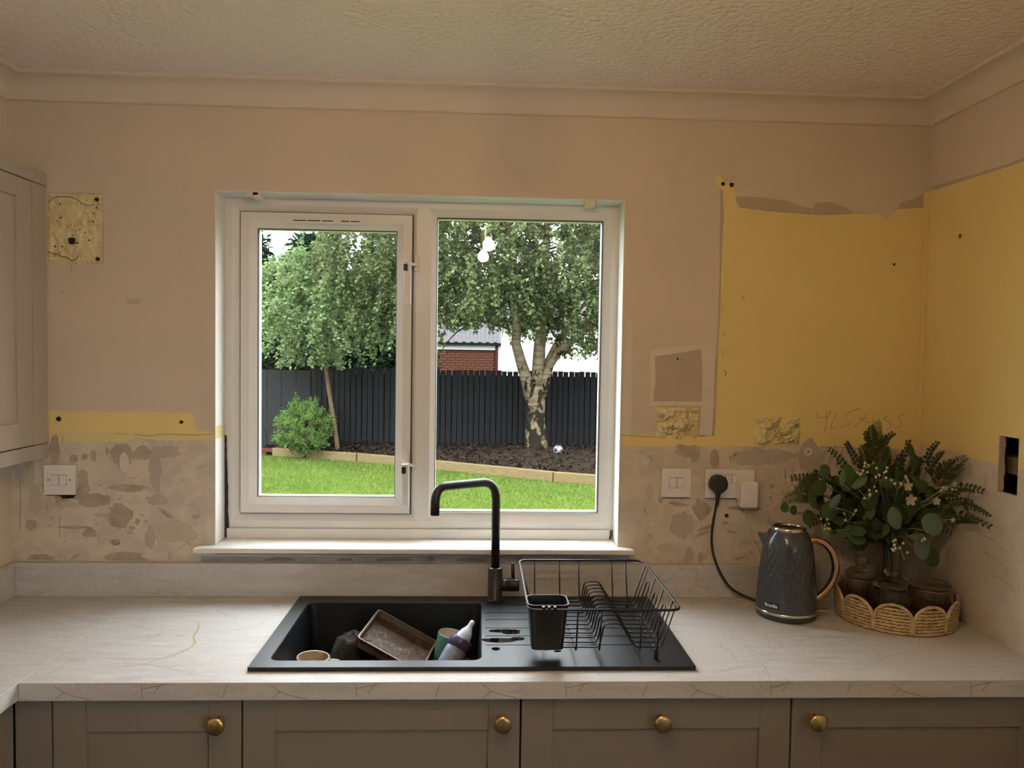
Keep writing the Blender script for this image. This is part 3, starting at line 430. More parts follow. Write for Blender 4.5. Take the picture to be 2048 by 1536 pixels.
for zt in (1.000, 0.402):      # two lever handles on the closing stile, their keeps on the mullion
    x = -0.2135
    h = MB().box(x - 0.008, x + 0.006, SY - 0.010, SY, zt - 0.034, zt + 0.006, 0.002).build('handle', 'upvc_white', sash)
    MB().prism([(x - 0.010, zt - 0.018), (x + 0.026, zt - 0.030), (x + 0.026, zt - 0.036), (x - 0.010, zt - 0.030)], SY - 0.022, SY - 0.008).build('handle_nose', 'upvc_white', h)
    m = MB(); z0, z1 = zt - 0.022, zt - 0.150
    m.add([(x - 0.011, SY - 0.014, z0), (x + 0.009, SY - 0.014, z0), (x + 0.009, SY - 0.038, z0 - 0.004), (x - 0.011, SY - 0.038, z0 - 0.004),
           (x - 0.005, SY - 0.026, z1), (x + 0.011, SY - 0.026, z1), (x + 0.011, SY - 0.042, z1), (x - 0.005, SY - 0.042, z1)],
          [(0, 1, 2, 3), (4, 7, 6, 5), (0, 4, 5, 1), (1, 5, 6, 2), (2, 6, 7, 3), (3, 7, 4, 0)])
    m.build('lever', 'upvc_white', h, bevel=0.0015)
    MB().box(x - 0.0105, x + 0.002, SY - 0.0425, SY - 0.028, zt - 0.052, zt - 0.032, 0.0015).build('lock_button', 'black_plastic', h)
    MB().box(-0.195, -0.1815, FY - 0.009, FY - 0.001, zt - 0.048, zt - 0.003, 0.0015).build('keep', 'upvc_aged', win)
# board behind the sill, sill, and the gaps around them
MB().box(-0.746, 0.410, 0.078, 0.140, 0.1455, 0.1755, 0.001).build('sill_upstand', 'upvc_white', win)
MB().prism([(-0.7535, 0.10), (-0.7535, 0.0), (-0.797, 0.0), (-0.803, -0.042), (0.459, -0.042), (0.453, 0.0), (0.4175, 0.0), (0.4175, 0.10)], 0.1305, 0.1455, 'XY').build('window_sill', 'sill_board', win, bevel=0.003)
for poly in ([(-0.752, 0.455), (-0.7485, 0.452), (-0.7475, 0.38), (-0.744, 0.30), (-0.7435, 0.22), (-0.741, 0.176), (-0.746, 0.148), (-0.7525, 0.148), (-0.7530, 0.25)],
             [(0.4065, 0.174), (0.4115, 0.174), (0.4135, 0.160), (0.411, 0.148), (0.404, 0.149), (0.4075, 0.162)]):
    MB().prism(ragged(poly, 0.001, 0.01), 0.0768 if poly[0][0] > 0 else 0.0795, 0.09).build('sealant_gap', 'sealant_dark', win)
m = MB()
for (x, z, w_, h_) in ((-0.652, WZ1 - 0.006, 0.018, 0.005), (-0.640, WZ1 - 0.012, 0.012, 0.006), (0.318, WZ1 - 0.010, 0.016, 0.008)):
    m.box(x - w_, x + w_, 0.006, 0.040, z - h_, WZ1 - 0.0005, 0.002)
m.build('plaster_lumps', 'pale_filler', win)
MB().box(WX0 + 0.0014, WX0 + 0.0019, 0.004, 0.078, 0.452, 0.488).build('yellow_paint', 'yellow_pale', wall_back)
# white painted reveals (skin on the wall's opening)
MB().box(WX0, WX0 + 0.0015, 0.0, FY, 0.146, WZ1).build('reveal_skin', 'reveal_plaster', wall_back)
MB().box(WX1 - 0.0015, WX1, 0.0, FY, 0.146, WZ1).build('reveal_skin', 'reveal_plaster', wall_back)
MB().box(WX0, WX1, 0.0, FY, WZ1 - 0.0015, WZ1).build('reveal_skin', 'reveal_plaster', wall_back)

# added window in the right wall, unseen behind the camera: daylight fill for the room
w2 = empty('fill_window', (XR + 0.1, -3.5, 0.10)); w2['kind'] = 'structure'; w2['label'] = 'added white side window, unseen behind the camera, for daylight fill'
m = MB()
for (a, b, c, d) in ((-4.30, -4.25, 0.10, 1.15), (-2.75, -2.70, 0.10, 1.15), (-4.25, -2.75, 0.10, 0.15), (-4.25, -2.75, 1.10, 1.15)): m.box(XR + 0.09, XR + 0.15, a, b, c, d)
m.build('window_frame', 'upvc_white', w2); MB().box(XR + 0.115, XR + 0.119, -4.255, -2.745, 0.145, 1.105).build('pane', 'window_glass', w2)
# ------------------------------------------------------------------ worktop, upstands, units
t = NT('stone_laminate'); v = t.coords(); t.set(0.5, 0, 0.3)
vs_ = t.coords((1.0, 5.0, 5.0), (0, 0, 0.45))
n1 = t.noise(v, 3.2, 5, 0.6); n2 = t.noise(vs_, 9, 6, 0.65, 0.5); n3 = t.noise(v, 120, 3, 0.6)
base = t.ramp(n2, [(0.28, (0.46, 0.445, 0.43, 1)), (0.55, (0.575, 0.57, 0.56, 1)), (0.8, (0.65, 0.645, 0.64, 1))])
base = t.mix(t.ramp(n1, [(0.4, (0, 0, 0)), (0.7, (1, 1, 1))]), base, (0.555, 0.54, 0.515, 1)); base = t.mix(t.ramp(n3, [(0.45, (0, 0, 0)), (0.6, (0.25, 0.25, 0.25))]), base, (0.69, 0.69, 0.69, 1))
# sparse fine brown veins
wp = t.new('ShaderNodeVectorMath', operation='ADD'); wn = t.new('ShaderNodeTexNoise'); wn.inputs['Scale'].default_value = 7; wn.inputs['Detail'].default_value = 4; t.link(v, wn.inputs['Vector'])
ws = t.new('ShaderNodeVectorMath', operation='SCALE'); ws.inputs['Scale'].default_value = 0.16; t.link(wn.outputs['Color'], ws.inputs[0]); t.link(v, wp.inputs[0]); t.link(ws.outputs[0], wp.inputs[1])
vo = t.new('ShaderNodeTexVoronoi', feature='DISTANCE_TO_EDGE'); vo.inputs['Scale'].default_value = 4.6; t.link(wp.outputs[0], vo.inputs['Vector'])
line = t.ramp(vo.outputs['Distance'], [(0.0, (1, 1, 1)), (0.008, (0, 0, 0))]); gate = t.ramp(t.noise(v, 2.6, 2), [(0.53, (0, 0, 0)), (0.60, (1, 1, 1))])
fac = t.math('MULTIPLY', t.math('MULTIPLY', line, gate), 0.55)
t.col(t.mix(fac, base, (0.36, 0.27, 0.19, 1))); t.bump(n3, 0.05, 0.0006)
plain('vein_brown', (0.34, 0.25, 0.19, 1), 0.4); plain('vein_gold', (0.52, 0.42, 0.29, 1), 0.4)
plain('cabinet_paint', (0.26, 0.225, 0.185, 1), 0.5, vary=0.02, vscale=4); plain('cabinet_gap', (0.03, 0.027, 0.024, 1), 0.9); plain('wall_cabinet_paint', (0.47, 0.42, 0.36, 1), 0.5)
plain('brass', (0.62, 0.45, 0.20, 1), 0.33, 1.0, vary=0.1, vscale=60)
def slab_with_hole(m, x0, x1, y0, y1, z0, z1, hole=None):
    xs = sorted({x0, x1, *(hole[:2] if hole else ())}); ys = sorted({y0, y1, *(hole[2:] if hole else ())})
    for i in range(len(xs) - 1):
        for j in range(len(ys) - 1):
            cx, cy = (xs[i] + xs[i + 1]) / 2, (ys[j] + ys[j + 1]) / 2
            if hole and hole[0] < cx < hole[1] and hole[2] < cy < hole[3]: continue
            for z in (z0, z1): m.quad((xs[i], ys[j], z), (xs[i + 1], ys[j], z), (xs[i + 1], ys[j + 1], z), (xs[i], ys[j + 1], z))
    def side(P):
        for q in range(4): (a, b), (c, d) = P[q], P[(q + 1) % 4]; m.quad((a, b, z0), (c, d, z0), (c, d, z1), (a, b, z1))
    side([(x0, y0), (x1, y0), (x1, y1), (x0, y1)])
    if hole: a, b, c, d = hole; side([(a, c), (b, c), (b, d), (a, d)])
def weld(o):
    bm = bmesh.new(); bm.from_mesh(o.data); bmesh.ops.remove_doubles(bm, verts=bm.verts[:], dist=1e-5); bmesh.ops.recalc_face_normals(bm, faces=bm.faces[:]); bm.to_mesh(o.data); bm.free()
WTX = -0.961
wt = thing('worktop', 'pale stone-effect worktop running under the window, holding the black sink', 'worktop', (0.15, -0.3, 0))
m = MB(); slab_with_hole(m, WTX + 0.0006, XR - 0.001, -0.600, -0.001, -0.038, 0, (-0.482, 0.035, -0.526, -0.072)); o = m.build('slab', 'stone_laminate', wt, fixn=False, bevel=0.0012); weld(o)
def ribbon_y(pts, w_, y):      # vein printed on the front edge
    m = MB()
    for a, b in zip(pts, pts[1:]):
        a, b = Vector((a[0], y, a[1])), Vector((b[0], y, b[1])); d = (b - a).normalized(); n_ = Vector((-d.z, 0, d.x)) * w_ / 2
        m.quad(a - n_, b - n_, b + n_, a + n_)
    return m
def ribbon_z(pts, ws, z):
    m = MB(); P = [Vector((x, y, z)) for x, y in pts]
    for k in range(len(P) - 1):
        a, b = P[k], P[k + 1]; d = (b - a).normalized(); n_ = Vector((-d.y, d.x, 0)); wa, wb = ws[k] / 2, ws[k + 1] / 2
        m.quad(a - n_ * wa, b - n_ * wb, b + n_ * wb, a + n_ * wa)
    return m
m = MB()
for k in range(5):      # the print repeats along the edge
    x = -0.886 + 0.452 * k
    for pts in ([(x + 0.0, -0.006), (x + 0.014, -0.016), (x + 0.018, -0.020), (x + 0.002, -0.036)], [(x + 0.016, -0.019), (x + 0.04, -0.028), (x + 0.075, -0.036)],
                [(x + 0.180, -0.004), (x + 0.183, -0.034)], [(x + 0.181, -0.014), (x + 0.232, -0.003)], [(x + 0.222, -0.003), (x + 0.206, -0.024)], [(x + 0.360, -0.005), (x + 0.350, -0.033)]):
        pts = [p for p in pts if p[0] < XR - 0.01]
        if len(pts) > 1:
            b = ribbon_y(pts, 0.0016, -0.6003); m.add(b.v, b.f)
m.build('edge_veins', 'vein_brown', wt, fixn=False)['kind'] = 'stuff'
m = MB()
b = ribbon_z([(-0.722, -0.225), (-0.706, -0.262), (-0.698, -0.30), (-0.694, -0.335), (-0.676, -0.37), (-0.674, -0.405)], [0.002, 0.005, 0.006, 0.004, 0.008, 0.002], 0.0002); m.add(b.v, b.f)
b = ribbon_z([(0.60, -0.33), (0.605, -0.40), (0.618, -0.44), (0.610, -0.50)], [0.001, 0.003, 0.004, 0.001], 0.0002); m.add(b.v, b.f)
b = ribbon_z([(0.66, -0.46), (0.665, -0.53), (0.655, -0.585)], [0.001, 0.003, 0.002], 0.0002); m.add(b.v, b.f)
m.build('gold_veins', 'vein_gold', wt, fixn=False)['kind'] = 'stuff'
m = MB()
for pts in ([(-0.92, -0.47), (-0.915, -0.52), (-0.93, -0.575)], [(-0.92, -0.47), (-0.86, -0.46), (-0.80, -0.475), (-0.70, -0.47), (-0.68, -0.41), (-0.63, -0.36)], [(-0.74, -0.50), (-0.68, -0.42)], [(-0.74, -0.50), (-0.665, -0.53), (-0.62, -0.55)], [(-0.83, -0.53), (-0.74, -0.50)],
            [(-0.64, -0.30), (-0.56, -0.27), (-0.545, -0.20)], [(-0.98, -0.21), (-0.90, -0.24), (-0.84, -0.27)], [(-0.955, -0.44), (-0.86, -0.36), (-0.78, -0.31), (-0.68, -0.28)],
            [(0.72, -0.30), (0.76, -0.37), (0.75, -0.43), (0.80, -0.50)], [(0.93, -0.36), (0.98, -0.42), (0.955, -0.50), (1.0, -0.57)], [(0.55, -0.55), (0.62, -0.52), (0.70, -0.53)], [(0.60, -0.16), (0.66, -0.22), (0.74, -0.25)], [(0.70, -0.36), (0.82, -0.33), (0.96, -0.35)], [(0.80, -0.47), (0.94, -0.49), (1.06, -0.43)]):
    b = ribbon_z([tuple(p)[:2] for p in fillet([(x, y, 0) for x, y in pts], 0.02, 3)], [0.0012] * 99, 0.0002); m.add(b.v, b.f)
m.build('surface_veins', 'vein_brown', wt, fixn=False)['kind'] = 'stuff'
lw = thing('worktop_return', 'short worktop return along the left wall, butted to the window run', 'worktop', (-1.14, -0.8, 0))
MB().box(XL + 0.001, WTX, -1.75, -0.001, -0.038, 0).build('slab', 'stone_laminate', lw, bevel=0.0012)
tag(MB().box(XL + 0.019, XR - 0.001, -0.0195, -0.0015, 0.0002, 0.096).build('upstand', 'stone_laminate', bevel=0.001), 'long stone-effect upstand behind the sink, under the window sill', 'upstand')
tag(MB().box(XL + 0.0005, XL + 0.0185, -1.74, -0.0015, 0.0002, 0.096).build('upstand', 'stone_laminate', bevel=0.001), 'short stone-effect upstand on the left wall, at the photo edge', 'upstand')

def shaker(m_root, name, x0, x1, z0, z1, yf, mat, stile=0.069, rail=0.070, th=0.019):
    """door in the XZ plane, face at y = yf (towards -y)"""
    m = MB(); b = 0.0
    m.box(x0, x0 + stile, yf, yf + th, z0, z1); m.box(x1 - stile, x1, yf, yf + th, z0, z1); m.box(x0 + stile, x1 - stile, yf, yf + th, z1 - rail, z1); m.box(x0 + stile, x1 - stile, yf, yf + th, z0, z0 + rail)
    d = m.build(name, mat, m_root, bevel=0.0012)
    MB().box(x0 + stile - 0.002, x1 - stile + 0.002, yf + 0.0065, yf + th - 0.002, z0 + rail - 0.002, z1 - rail + 0.002).build('door_panel', mat, d)
    return d
def knob(parent, x, z, yf):
    MB().lathe([(0.0, -0.0), (0.009, -0.0), (0.009, -0.003), (0.0060, -0.006), (0.0055, -0.015), (0.008, -0.019), (0.0165, -0.025), (0.0195, -0.030), (0.0188, -0.0330), (0.013, -0.0352), (0.0, -0.036)], (x, yf, z), 28, True, 'Y').build('knob', 'brass', parent)
ZD0, ZD1, DY = -0.77, -0.046, -0.580
units = [(-0.902, -0.501, -0.548, 'right', 'narrow taupe base cabinet left of the sink unit, knob at its right'), (-0.501, 0.103, 0.0635, 'right', 'wide taupe base cabinet under the sink bowl, knob at its right'),
         (0.103, 0.707, 0.4115, 'mid', 'taupe base cabinet front under the drainer, knob in the middle'), (0.707, 1.306, 0.756, 'left', 'taupe base cabinet below kettle and flowers, knob at its left')]
for x0, x1, kx, side, lab in units:
    c = thing('base_cabinet', lab, 'cabinet', ((x0 + x1) / 2, -0.3, ZF), 'taupe shaker base cabinets under the window worktop')
    m = MB(); g = 0.0005
    m.box(x0 + g, x0 + 0.018, -0.559, -0.03, ZD0, -0.0395); m.box(x1 - 0.018, x1 - g, -0.559, -0.03, ZD0, -0.0395); m.box(x0 + 0.018, x1 - 0.018, -0.559, -0.03, ZD0, ZD0 + 0.018); m.box(x0 + 0.018, x1 - 0.018, -0.048, -0.03, ZD0 + 0.018, -0.30)
    m.build('carcass', 'cabinet_gap', c)
    MB().box(x0 + g, x1 - g, -0.52, -0.502, ZF, ZD0).build('plinth', 'cabinet_paint', c)
    d = shaker(c, 'door', x0 + 0.002, x1 - 0.002, ZD0, ZD1, DY, 'cabinet_paint'); knob(d, kx, -0.0905, DY)
tag(MB().box(-0.9785, -0.9035, DY + 0.0005, DY + 0.018, ZD0, -0.0395).build('corner_post', 'cabinet_paint'), 'taupe corner filler strip at the left end of the cabinets', 'filler panel')['label']
tag(MB().box(1.3068, XR - 0.0005, DY + 0.0005, DY + 0.018, ZD0, -0.0395).build('corner_post', 'cabinet_paint'), 'narrow taupe filler strip against the right wall', 'filler panel')
c = thing('base_cabinet', 'taupe base cabinet under the left worktop return, seen edge-on', 'cabinet', (-1.14, -1.1, ZF))
MB().box(XL + 0.002, -0.9995, -1.74, -0.584, ZD0, -0.0395).build('carcass', 'cabinet_gap', c)
MB().box(-0.999, -0.9800, -1.30, -0.584, ZD0, ZD1 + 0.006).build('door', 'cabinet_paint', c, bevel=0.001)
MB().box(XL + 0.01, -1.03, -1.74, -0.60, ZF, ZD0).build('plinth', 'cabinet_paint', c)
# wall cabinet on the left, seen along its doors
wc = thing('wall_cabinet', 'beige shaker wall cabinet at the left edge of the photo', 'cabinet', (-1.27, -0.45, 0.40))
CX = -1.220
MB().box(XL + 0.001, CX - 0.021, -0.92, -0.002, 0.420, 1.176).build('carcass', 'cabinet_gap', wc)
m = MB(); y0, y1, z0, z1, s_ = -0.52, -0.073, 0.4385, 1.1565, 0.069
m.box(CX - 0.019, CX, y0, y0 + s_, z0, z1); m.box(CX - 0.019, CX, y1 - s_, y1, z0, z1); m.box(CX - 0.019, CX, y0 + s_, y1 - s_, z0, z0 + 0.066); m.box(CX - 0.019, CX, y0 + s_, y1 - s_, z1 - 0.052, z1)
d = m.build('door', 'wall_cabinet_paint', wc, bevel=0.0012)
MB().box(CX - 0.017, CX - 0.0065, y0 + s_ - 0.002, y1 - s_ + 0.002, z0 + 0.064, z1 - 0.05).build('door_panel', 'wall_cabinet_paint', d)
MB().box(CX - 0.019, CX, -0.92, -0.524, z0, z1).build('door', 'wall_cabinet_paint', wc, bevel=0.0012)
MB().box(CX - 0.0195, CX - 0.0004, -0.0715, -0.002, z0 - 0.001, z1 + 0.001).build('filler_strip', 'wall_cabinet_paint', wc)
MB().box(XL + 0.001, CX + 0.001, -0.92, -0.002, 1.1595, 1.1965).build('top_cornice', 'wall_cabinet_paint', wc, bevel=0.0015)
MB().box(CX - 0.030, CX + 0.001, -0.92, -0.002, 0.3965, 0.4355).build('light_pelmet', 'wall_cabinet_paint', wc, bevel=0.0015)
# ceiling light above the camera: a bar with two warm spots, out of the frame
plain('lamp_chrome', (0.6, 0.6, 0.6, 1), 0.25, 1.0); emitter('warm_bulb', (1.0, 0.63, 0.31, 1), 205.0)
LZ = 1.25
lamp = thing('ceiling_spotlight_bar', 'chrome ceiling bar with two warm bulbs, mirrored in the right window pane', 'lamp', (0.03, -1.61, ZC))
MB().box(0.018, 0.044, -1.95, -1.27, LZ + 0.070, LZ + 0.082, 0.003).build('lamp_bar', 'lamp_chrome', lamp)
MB().lathe([(0, ZC - 0.022), (0.05, ZC - 0.022), (0.055, ZC - 0.016), (0.055, ZC - 0.0005), (0, ZC - 0.0005)], (0.031, -1.61, 0), 28).build('ceiling_rose', 'lamp_chrome', lamp)
MB().tube([(0.031, -1.61, ZC - 0.02), (0.031, -1.61, LZ + 0.08)], 0.006, 10).build('drop_rod', 'lamp_chrome', lamp)
for (x, y) in ((0.040, -1.38), (0.016, -1.84)):
    s_ = MB().tube([(x, y, LZ + 0.078), (x, y, LZ + 0.030)], 0.012, 14).build('bulb_holder', 'lamp_chrome', lamp)
    MB().lathe([(0.0, 0.034), (0.013, 0.032), (0.016, 0.024), (0.027, 0.010), (0.031, -0.006), (0.027, -0.022), (0.016, -0.032), (0.0, -0.035)], (x, y, LZ), 24).build('bulb', 'warm_bulb', s_)
# ------------------------------------------------------------------ sink, tap, rack and the washing-up
t = NT('black_composite'); t.set(0.42, 0, 0.5); t.col((0.0055, 0.0078, 0.0112, 1)); t.bump(t.noise(t.coords(), 900, 2), 0.12, 0.0006)
plain('tap_black', (0.012, 0.014, 0.016, 1), 0.38, 0, 0.5); plain('wire_black', (0.008, 0.008, 0.008, 1), 0.33, 0, 0.4); plain('cup_black', (0.008, 0.009, 0.011, 1), 0.32, 0, 0.5); plain('rubber', (0.008, 0.008, 0.008, 1), 0.7)
plain('water_film', (0.004, 0.004, 0.005, 1), 0.04, 0, 0.5)
SZ = 0.010
sk = thing('kitchen_sink', 'black composite inset sink with bowl on the left and ribbed drainer', 'sink', (0, -0.294, 0))
bx0, bx1, by0, by1, br = -0.464, 0.0165, -0.507, -0.097, 0.022
ox0, ox1, oy0, oy1 = -0.500, 0.0225, -0.544, -0.044
n_ = 6; inner = rrect(bx0, bx1, by0, by1, br, n_)
def outer_pts(x0, x1, y0, y1):
    out = []; corners = [((x1, y0), 0), ((x1, y1), 1), ((x0, y1), 2), ((x0, y0), 3)]
    for (c, k) in corners:
        seg = inner[k * (n_ + 1):(k + 1) * (n_ + 1)]
        a, b = seg[0], seg[-1]
        pa = [(a[0], y0), (x1, a[1]), (a[0], y1), (x0, a[1])][k]; pb = [(x1, b[1]), (b[0], y1), (x0, b[1]), (b[0], y0)][k]
        for i in range(n_ + 1):
            f_ = i / n_
            if f_ <= 0.5: q = f_ * 2; out.append((pa[0] + (c[0] - pa[0]) * q, pa[1] + (c[1] - pa[1]) * q))
            else: q = f_ * 2 - 1; out.append((c[0] + (pb[0] - c[0]) * q, c[1] + (pb[1] - c[1]) * q))
    return out
outr = outer_pts(ox0, ox1, oy0, oy1); N = len(inner); m = MB()
ring = lambda pts, z: [(x, y, z) for x, y in pts]
shr = lambda k: [((x - (bx0 + bx1) / 2) * k + (bx0 + bx1) / 2, (y - (by0 + by1) / 2) * k + (by0 + by1) / 2) for x, y in inner]
m.add(ring(outr, SZ) + ring(inner, SZ) + ring(shr(0.994), SZ - 0.0025) + ring(shr(0.985), -0.02) + ring(shr(0.955), -0.145) + ring(shr(0.90), -0.160) + ring(shr(0.80), -0.163),
      [(r_ * N + i, r_ * N + (i + 1) % N, (r_ + 1) * N + (i + 1) % N, (r_ + 1) * N + i) for r_ in range(6) for i in range(N)] + [tuple(6 * N + i for i in range(N))])
# drainer: channels sunk between the ribs
ys = [-0.544, -0.417, -0.413, -0.358, -0.354, -0.303, -0.299, -0.240, -0.236, -0.187, -0.183, -0.121, -0.118, -0.044]
xs = [ox1, 0.026, 0.385, 0.5]; dz = 0.0035
for j in range(len(ys) - 1):
    groove = (j % 2 == 1)
    for i in range(3):
        z = SZ - (dz if groove and i == 1 else 0); m.quad((xs[i], ys[j], z), (xs[i + 1], ys[j], z), (xs[i + 1], ys[j + 1], z), (xs[i], ys[j + 1], z))
    if groove:
        for y in (ys[j], ys[j + 1]): m.quad((xs[1], y, SZ), (xs[2], y, SZ), (xs[2], y, SZ - dz), (xs[1], y, SZ - dz))
        for x in (xs[1], xs[2]): m.quad((x, ys[j], SZ), (x, ys[j + 1], SZ), (x, ys[j + 1], SZ - dz), (x, ys[j], SZ - dz))
for (a, b) in (((ox0, oy0), (0.5, oy0)), ((0.5, oy0), (0.5, oy1)), ((0.5, oy1), (ox0, oy1)), ((ox0, oy1), (ox0, oy0))):
    m.quad((*a, SZ), (*b, SZ), (*b, 0.0004), (*a, 0.0004))
o = m.build('sink_body', 'black_composite', sk, fixn=False)
bm = bmesh.new(); bm.from_mesh(o.data); bmesh.ops.remove_doubles(bm, verts=bm.verts[:], dist=1e-5); bmesh.ops.recalc_face_normals(bm, faces=bm.faces[:]); bm.to_mesh(o.data); bm.free()
MB().lathe([(0, -0.1615), (0.030, -0.1615), (0.041, -0.160), (0.044, -0.1622)], (-0.22, -0.30, 0), 28).build('waste', 'lamp_chrome', sk)
# thin puddles of water on the drainer ribs
rw = random.Random(4); m = MB()
for (cx, cy, rx, ry) in ((0.075, -0.322, 0.040, 0.010), (0.060, -0.385, 0.045, 0.014), (0.105, -0.375, 0.018, 0.010), (0.050, -0.44, 0.010, 0.008), (0.09, -0.335, 0.02, 0.008), (0.195, -0.455, 0.008, 0.004)):
    P = [(cx + rx * math.cos(2 * PI * k / 22) * (1 + 0.35 * noise.noise(Vector((k * 0.7, cx * 40, 0)))), cy + ry * math.sin(2 * PI * k / 22) * (1 + 0.4 * noise.noise(Vector((k * 0.9, cy * 40, 5))))) for k in range(22)]
    m.prism(P, SZ + 0.0001, SZ + 0.0010, 'XY')
m.build('water_drops', 'water_film', sk)['kind'] = 'stuff'
# tap
tx, ty = 0.055, -0.078
tp = thing('kitchen_tap', 'matte black swan-neck mixer tap behind the sink bowl', 'tap', (tx, ty, SZ))
MB().lathe([(0, 0.010), (0.0255, 0.010), (0.0255, 0.013), (0.0225, 0.015), (0.0205, 0.016), (0.0203, 0.1035), (0.0195, 0.1045), (0, 0.1045)], (tx, ty, 0), 32).build('body', 'tap_black', tp)
MB().tube(fillet([(tx, ty, 0.10), (tx - 0.001, ty, 0.350), (-0.107, -0.236, 0.359), (-0.109, -0.240, 0.286)], 0.058, 12), 0.0121, 20).build('spout', 'tap_black', tp)
MB().lathe([(0, 0.014), (0.0175, 0.014), (0.0178, 0.034), (0.0170, 0.0345), (0.0170, 0.0358), (0.0185, 0.0363), (0.0185, 0.066), (0.0175, 0.068), (0, 0.068)], (tx, ty, 0.0545), 28, True, 'X').build('cartridge', 'tap_black', tp)
MB().tube([(tx + 0.051, ty, 0.066), (tx + 0.049, ty, 0.117)], [0.0052, 0.0048], 12).build('lever', 'tap_black', tp)
# dish rack
rk = thing('dish_rack', 'black wire dish rack standing on the drainer', 'dish rack', (0.29, -0.32, SZ))
RX0, RX1, RY0, RY1, RZ = 0.120, 0.467, -0.531, -0.112, 0.134
def rim_path(x0, x1, y0, y1, z, r): return [(x, y, z) for x, y in rrect(x0, x1, y0, y1, r, 5)]
MB().tube(rim_path(RX0, RX1, RY0, RY1, RZ, 0.022), 0.0030, 8, closed=True).build('top_rim', 'wire_black', rk)
nw = 12; WY = [-0.158 - 0.0302 * i for i in range(nw)]; kinds = ['r', 'r', 'h', 'h', 'r', 'h', 'h', 'r', 'h', 'h', 'r', 'r']
def cross_wire(y, right):
    zb, zt = 0.0335, 0.088
    pts = [(RX0 + 0.002, y, RZ - 0.002), (0.150, y, zb), (0.288, y, zb), (0.299, y, zt), (0.337, y, zt), (0.372, y, zb), (0.434, y, zb)] + right
    return fillet(pts, 0.010, 4)
i = 0
while i < nw:
    if kinds[i] == 'r': MB().tube(cross_wire(WY[i], [(0.4655, WY[i], RZ - 0.001)]), 0.0019, 6).build('cross_wire', 'wire_black', rk); i += 1
    else:
        a, b = WY[i], WY[i + 1]; ra = cross_wire(a, [(0.4545, a, 0.094)]); rb_ = cross_wire(b, [(0.4545, b, 0.094)])
        top = [Vector((0.4545 + 0.0035 * math.sin(PI * k / 6), (a + b) / 2 + (a - b) / 2 * math.cos(PI * k / 6), 0.094 + 0.014 * math.sin(PI * k / 6))) for k in range(1, 6)]
        MB().tube(ra + top + list(reversed(rb_)), 0.0019, 6).build('cross_wire', 'wire_black', rk); i += 2
for x in (0.163, 0.232, 0.286, 0.379, 0.419): MB().tube(fillet([(x, RY1, RZ), (x, -0.150, 0.0305), (x, -0.508, 0.0305), (x, RY0, RZ)], 0.012, 4), 0.0020, 6).build('long_wire', 'wire_black', rk)
for (x, y) in ((0.419, -0.500), (0.419, -0.152), (0.163, -0.330), (0.163, -0.152)): MB().lathe([(0, SZ + 0.0003), (0.0048, SZ + 0.0003), (0.0055, SZ + 0.004), (0.0050, 0.033), (0, 0.034)], (x, y, 0), 12).build('foot', 'rubber', rk)
# cutlery cup hung in the corner of the rack
cu = thing('cutlery_cup', 'black plastic cutlery cup hanging in the front corner of the rack', 'cup', (0.166, -0.482, 0.0365))
def cup_ring(k, z): return [(x, y, z) for x, y in rrect(0.166 - 0.046 * k, 0.166 + 0.046 * k, -0.484 - 0.037 * k, -0.484 + 0.037 * k, 0.016 * k, 5)]
levels = [(0.78, 0.0368), (0.80, 0.0358), (0.97, 0.128), (1.0, 0.130), (1.045, 0.1395), (1.045, 0.1420), (0.985, 0.1420), (0.965, 0.137), (0.93, 0.128), (0.77, 0.040), (0.30, 0.040)]
m = MB(); L = [cup_ring(k, z) for k, z in levels]; n2 = len(L[0])
m.add(sum(L, []), [(r_ * n2 + i, r_ * n2 + (i + 1) % n2, (r_ + 1) * n2 + (i + 1) % n2, (r_ + 1) * n2 + i) for r_ in range(len(L) - 1) for i in range(n2)] + [tuple(range(n2)), tuple((len(L) - 1) * n2 + i for i in range(n2))], True)
o = m.build('cup_wall', 'cup_black', cu); md = o.modifiers.new('edges', 'EDGE_SPLIT'); md.split_angle = math.radians(40)
m = MB()
for k in range(3): m.box(0.150 + 0.013 * k, 0.158 + 0.013 * k, -0.5345, -0.5220, 0.127, 0.1415, 0.002)
m.build('hook_tabs', 'cup_black', cu)

# washing-up in the bowl
plain('cream_glaze', (0.62, 0.54, 0.45, 1), 0.25); plain('tea_stain', (0.46, 0.36, 0.27, 1), 0.3, vary=0.3, vscale=40); plain('green_glaze', (0.095, 0.25, 0.205, 1), 0.25); plain('purple_plastic', (0.090, 0.070, 0.185, 1), 0.35)
plain('silicone', (0.58, 0.66, 0.78, 1), 0.35); plain('bottle_frost', (0.24, 0.33, 0.47, 1), 0.35, vary=0.25, vscale=120)
t = NT('baked_on_tin'); v = t.coords(); t.set(0.42, 0.35, 0.5); n1 = t.noise(v, 40, 5, 0.7); n3 = t.noise(v, 170, 2)
t.col(t.mix(t.ramp(n3, [(0.66, (0, 0, 0)), (0.70, (1, 1, 1))]), t.ramp(n1, [(0.35, (0.055, 0.034, 0.022, 1)), (0.6, (0.12, 0.080, 0.055, 1)), (0.75, (0.26, 0.22, 0.19, 1))]), (0.5, 0.46, 0.42, 1))); t.bump(n1, 0.4, 0.002)
plain('tin_lip', (0.20, 0.155, 0.115, 1), 0.4, 0.5, vary=0.2, vscale=30)
clear_glass('smoked_glass', (0.30, 0.32, 0.35, 1), 1.5)
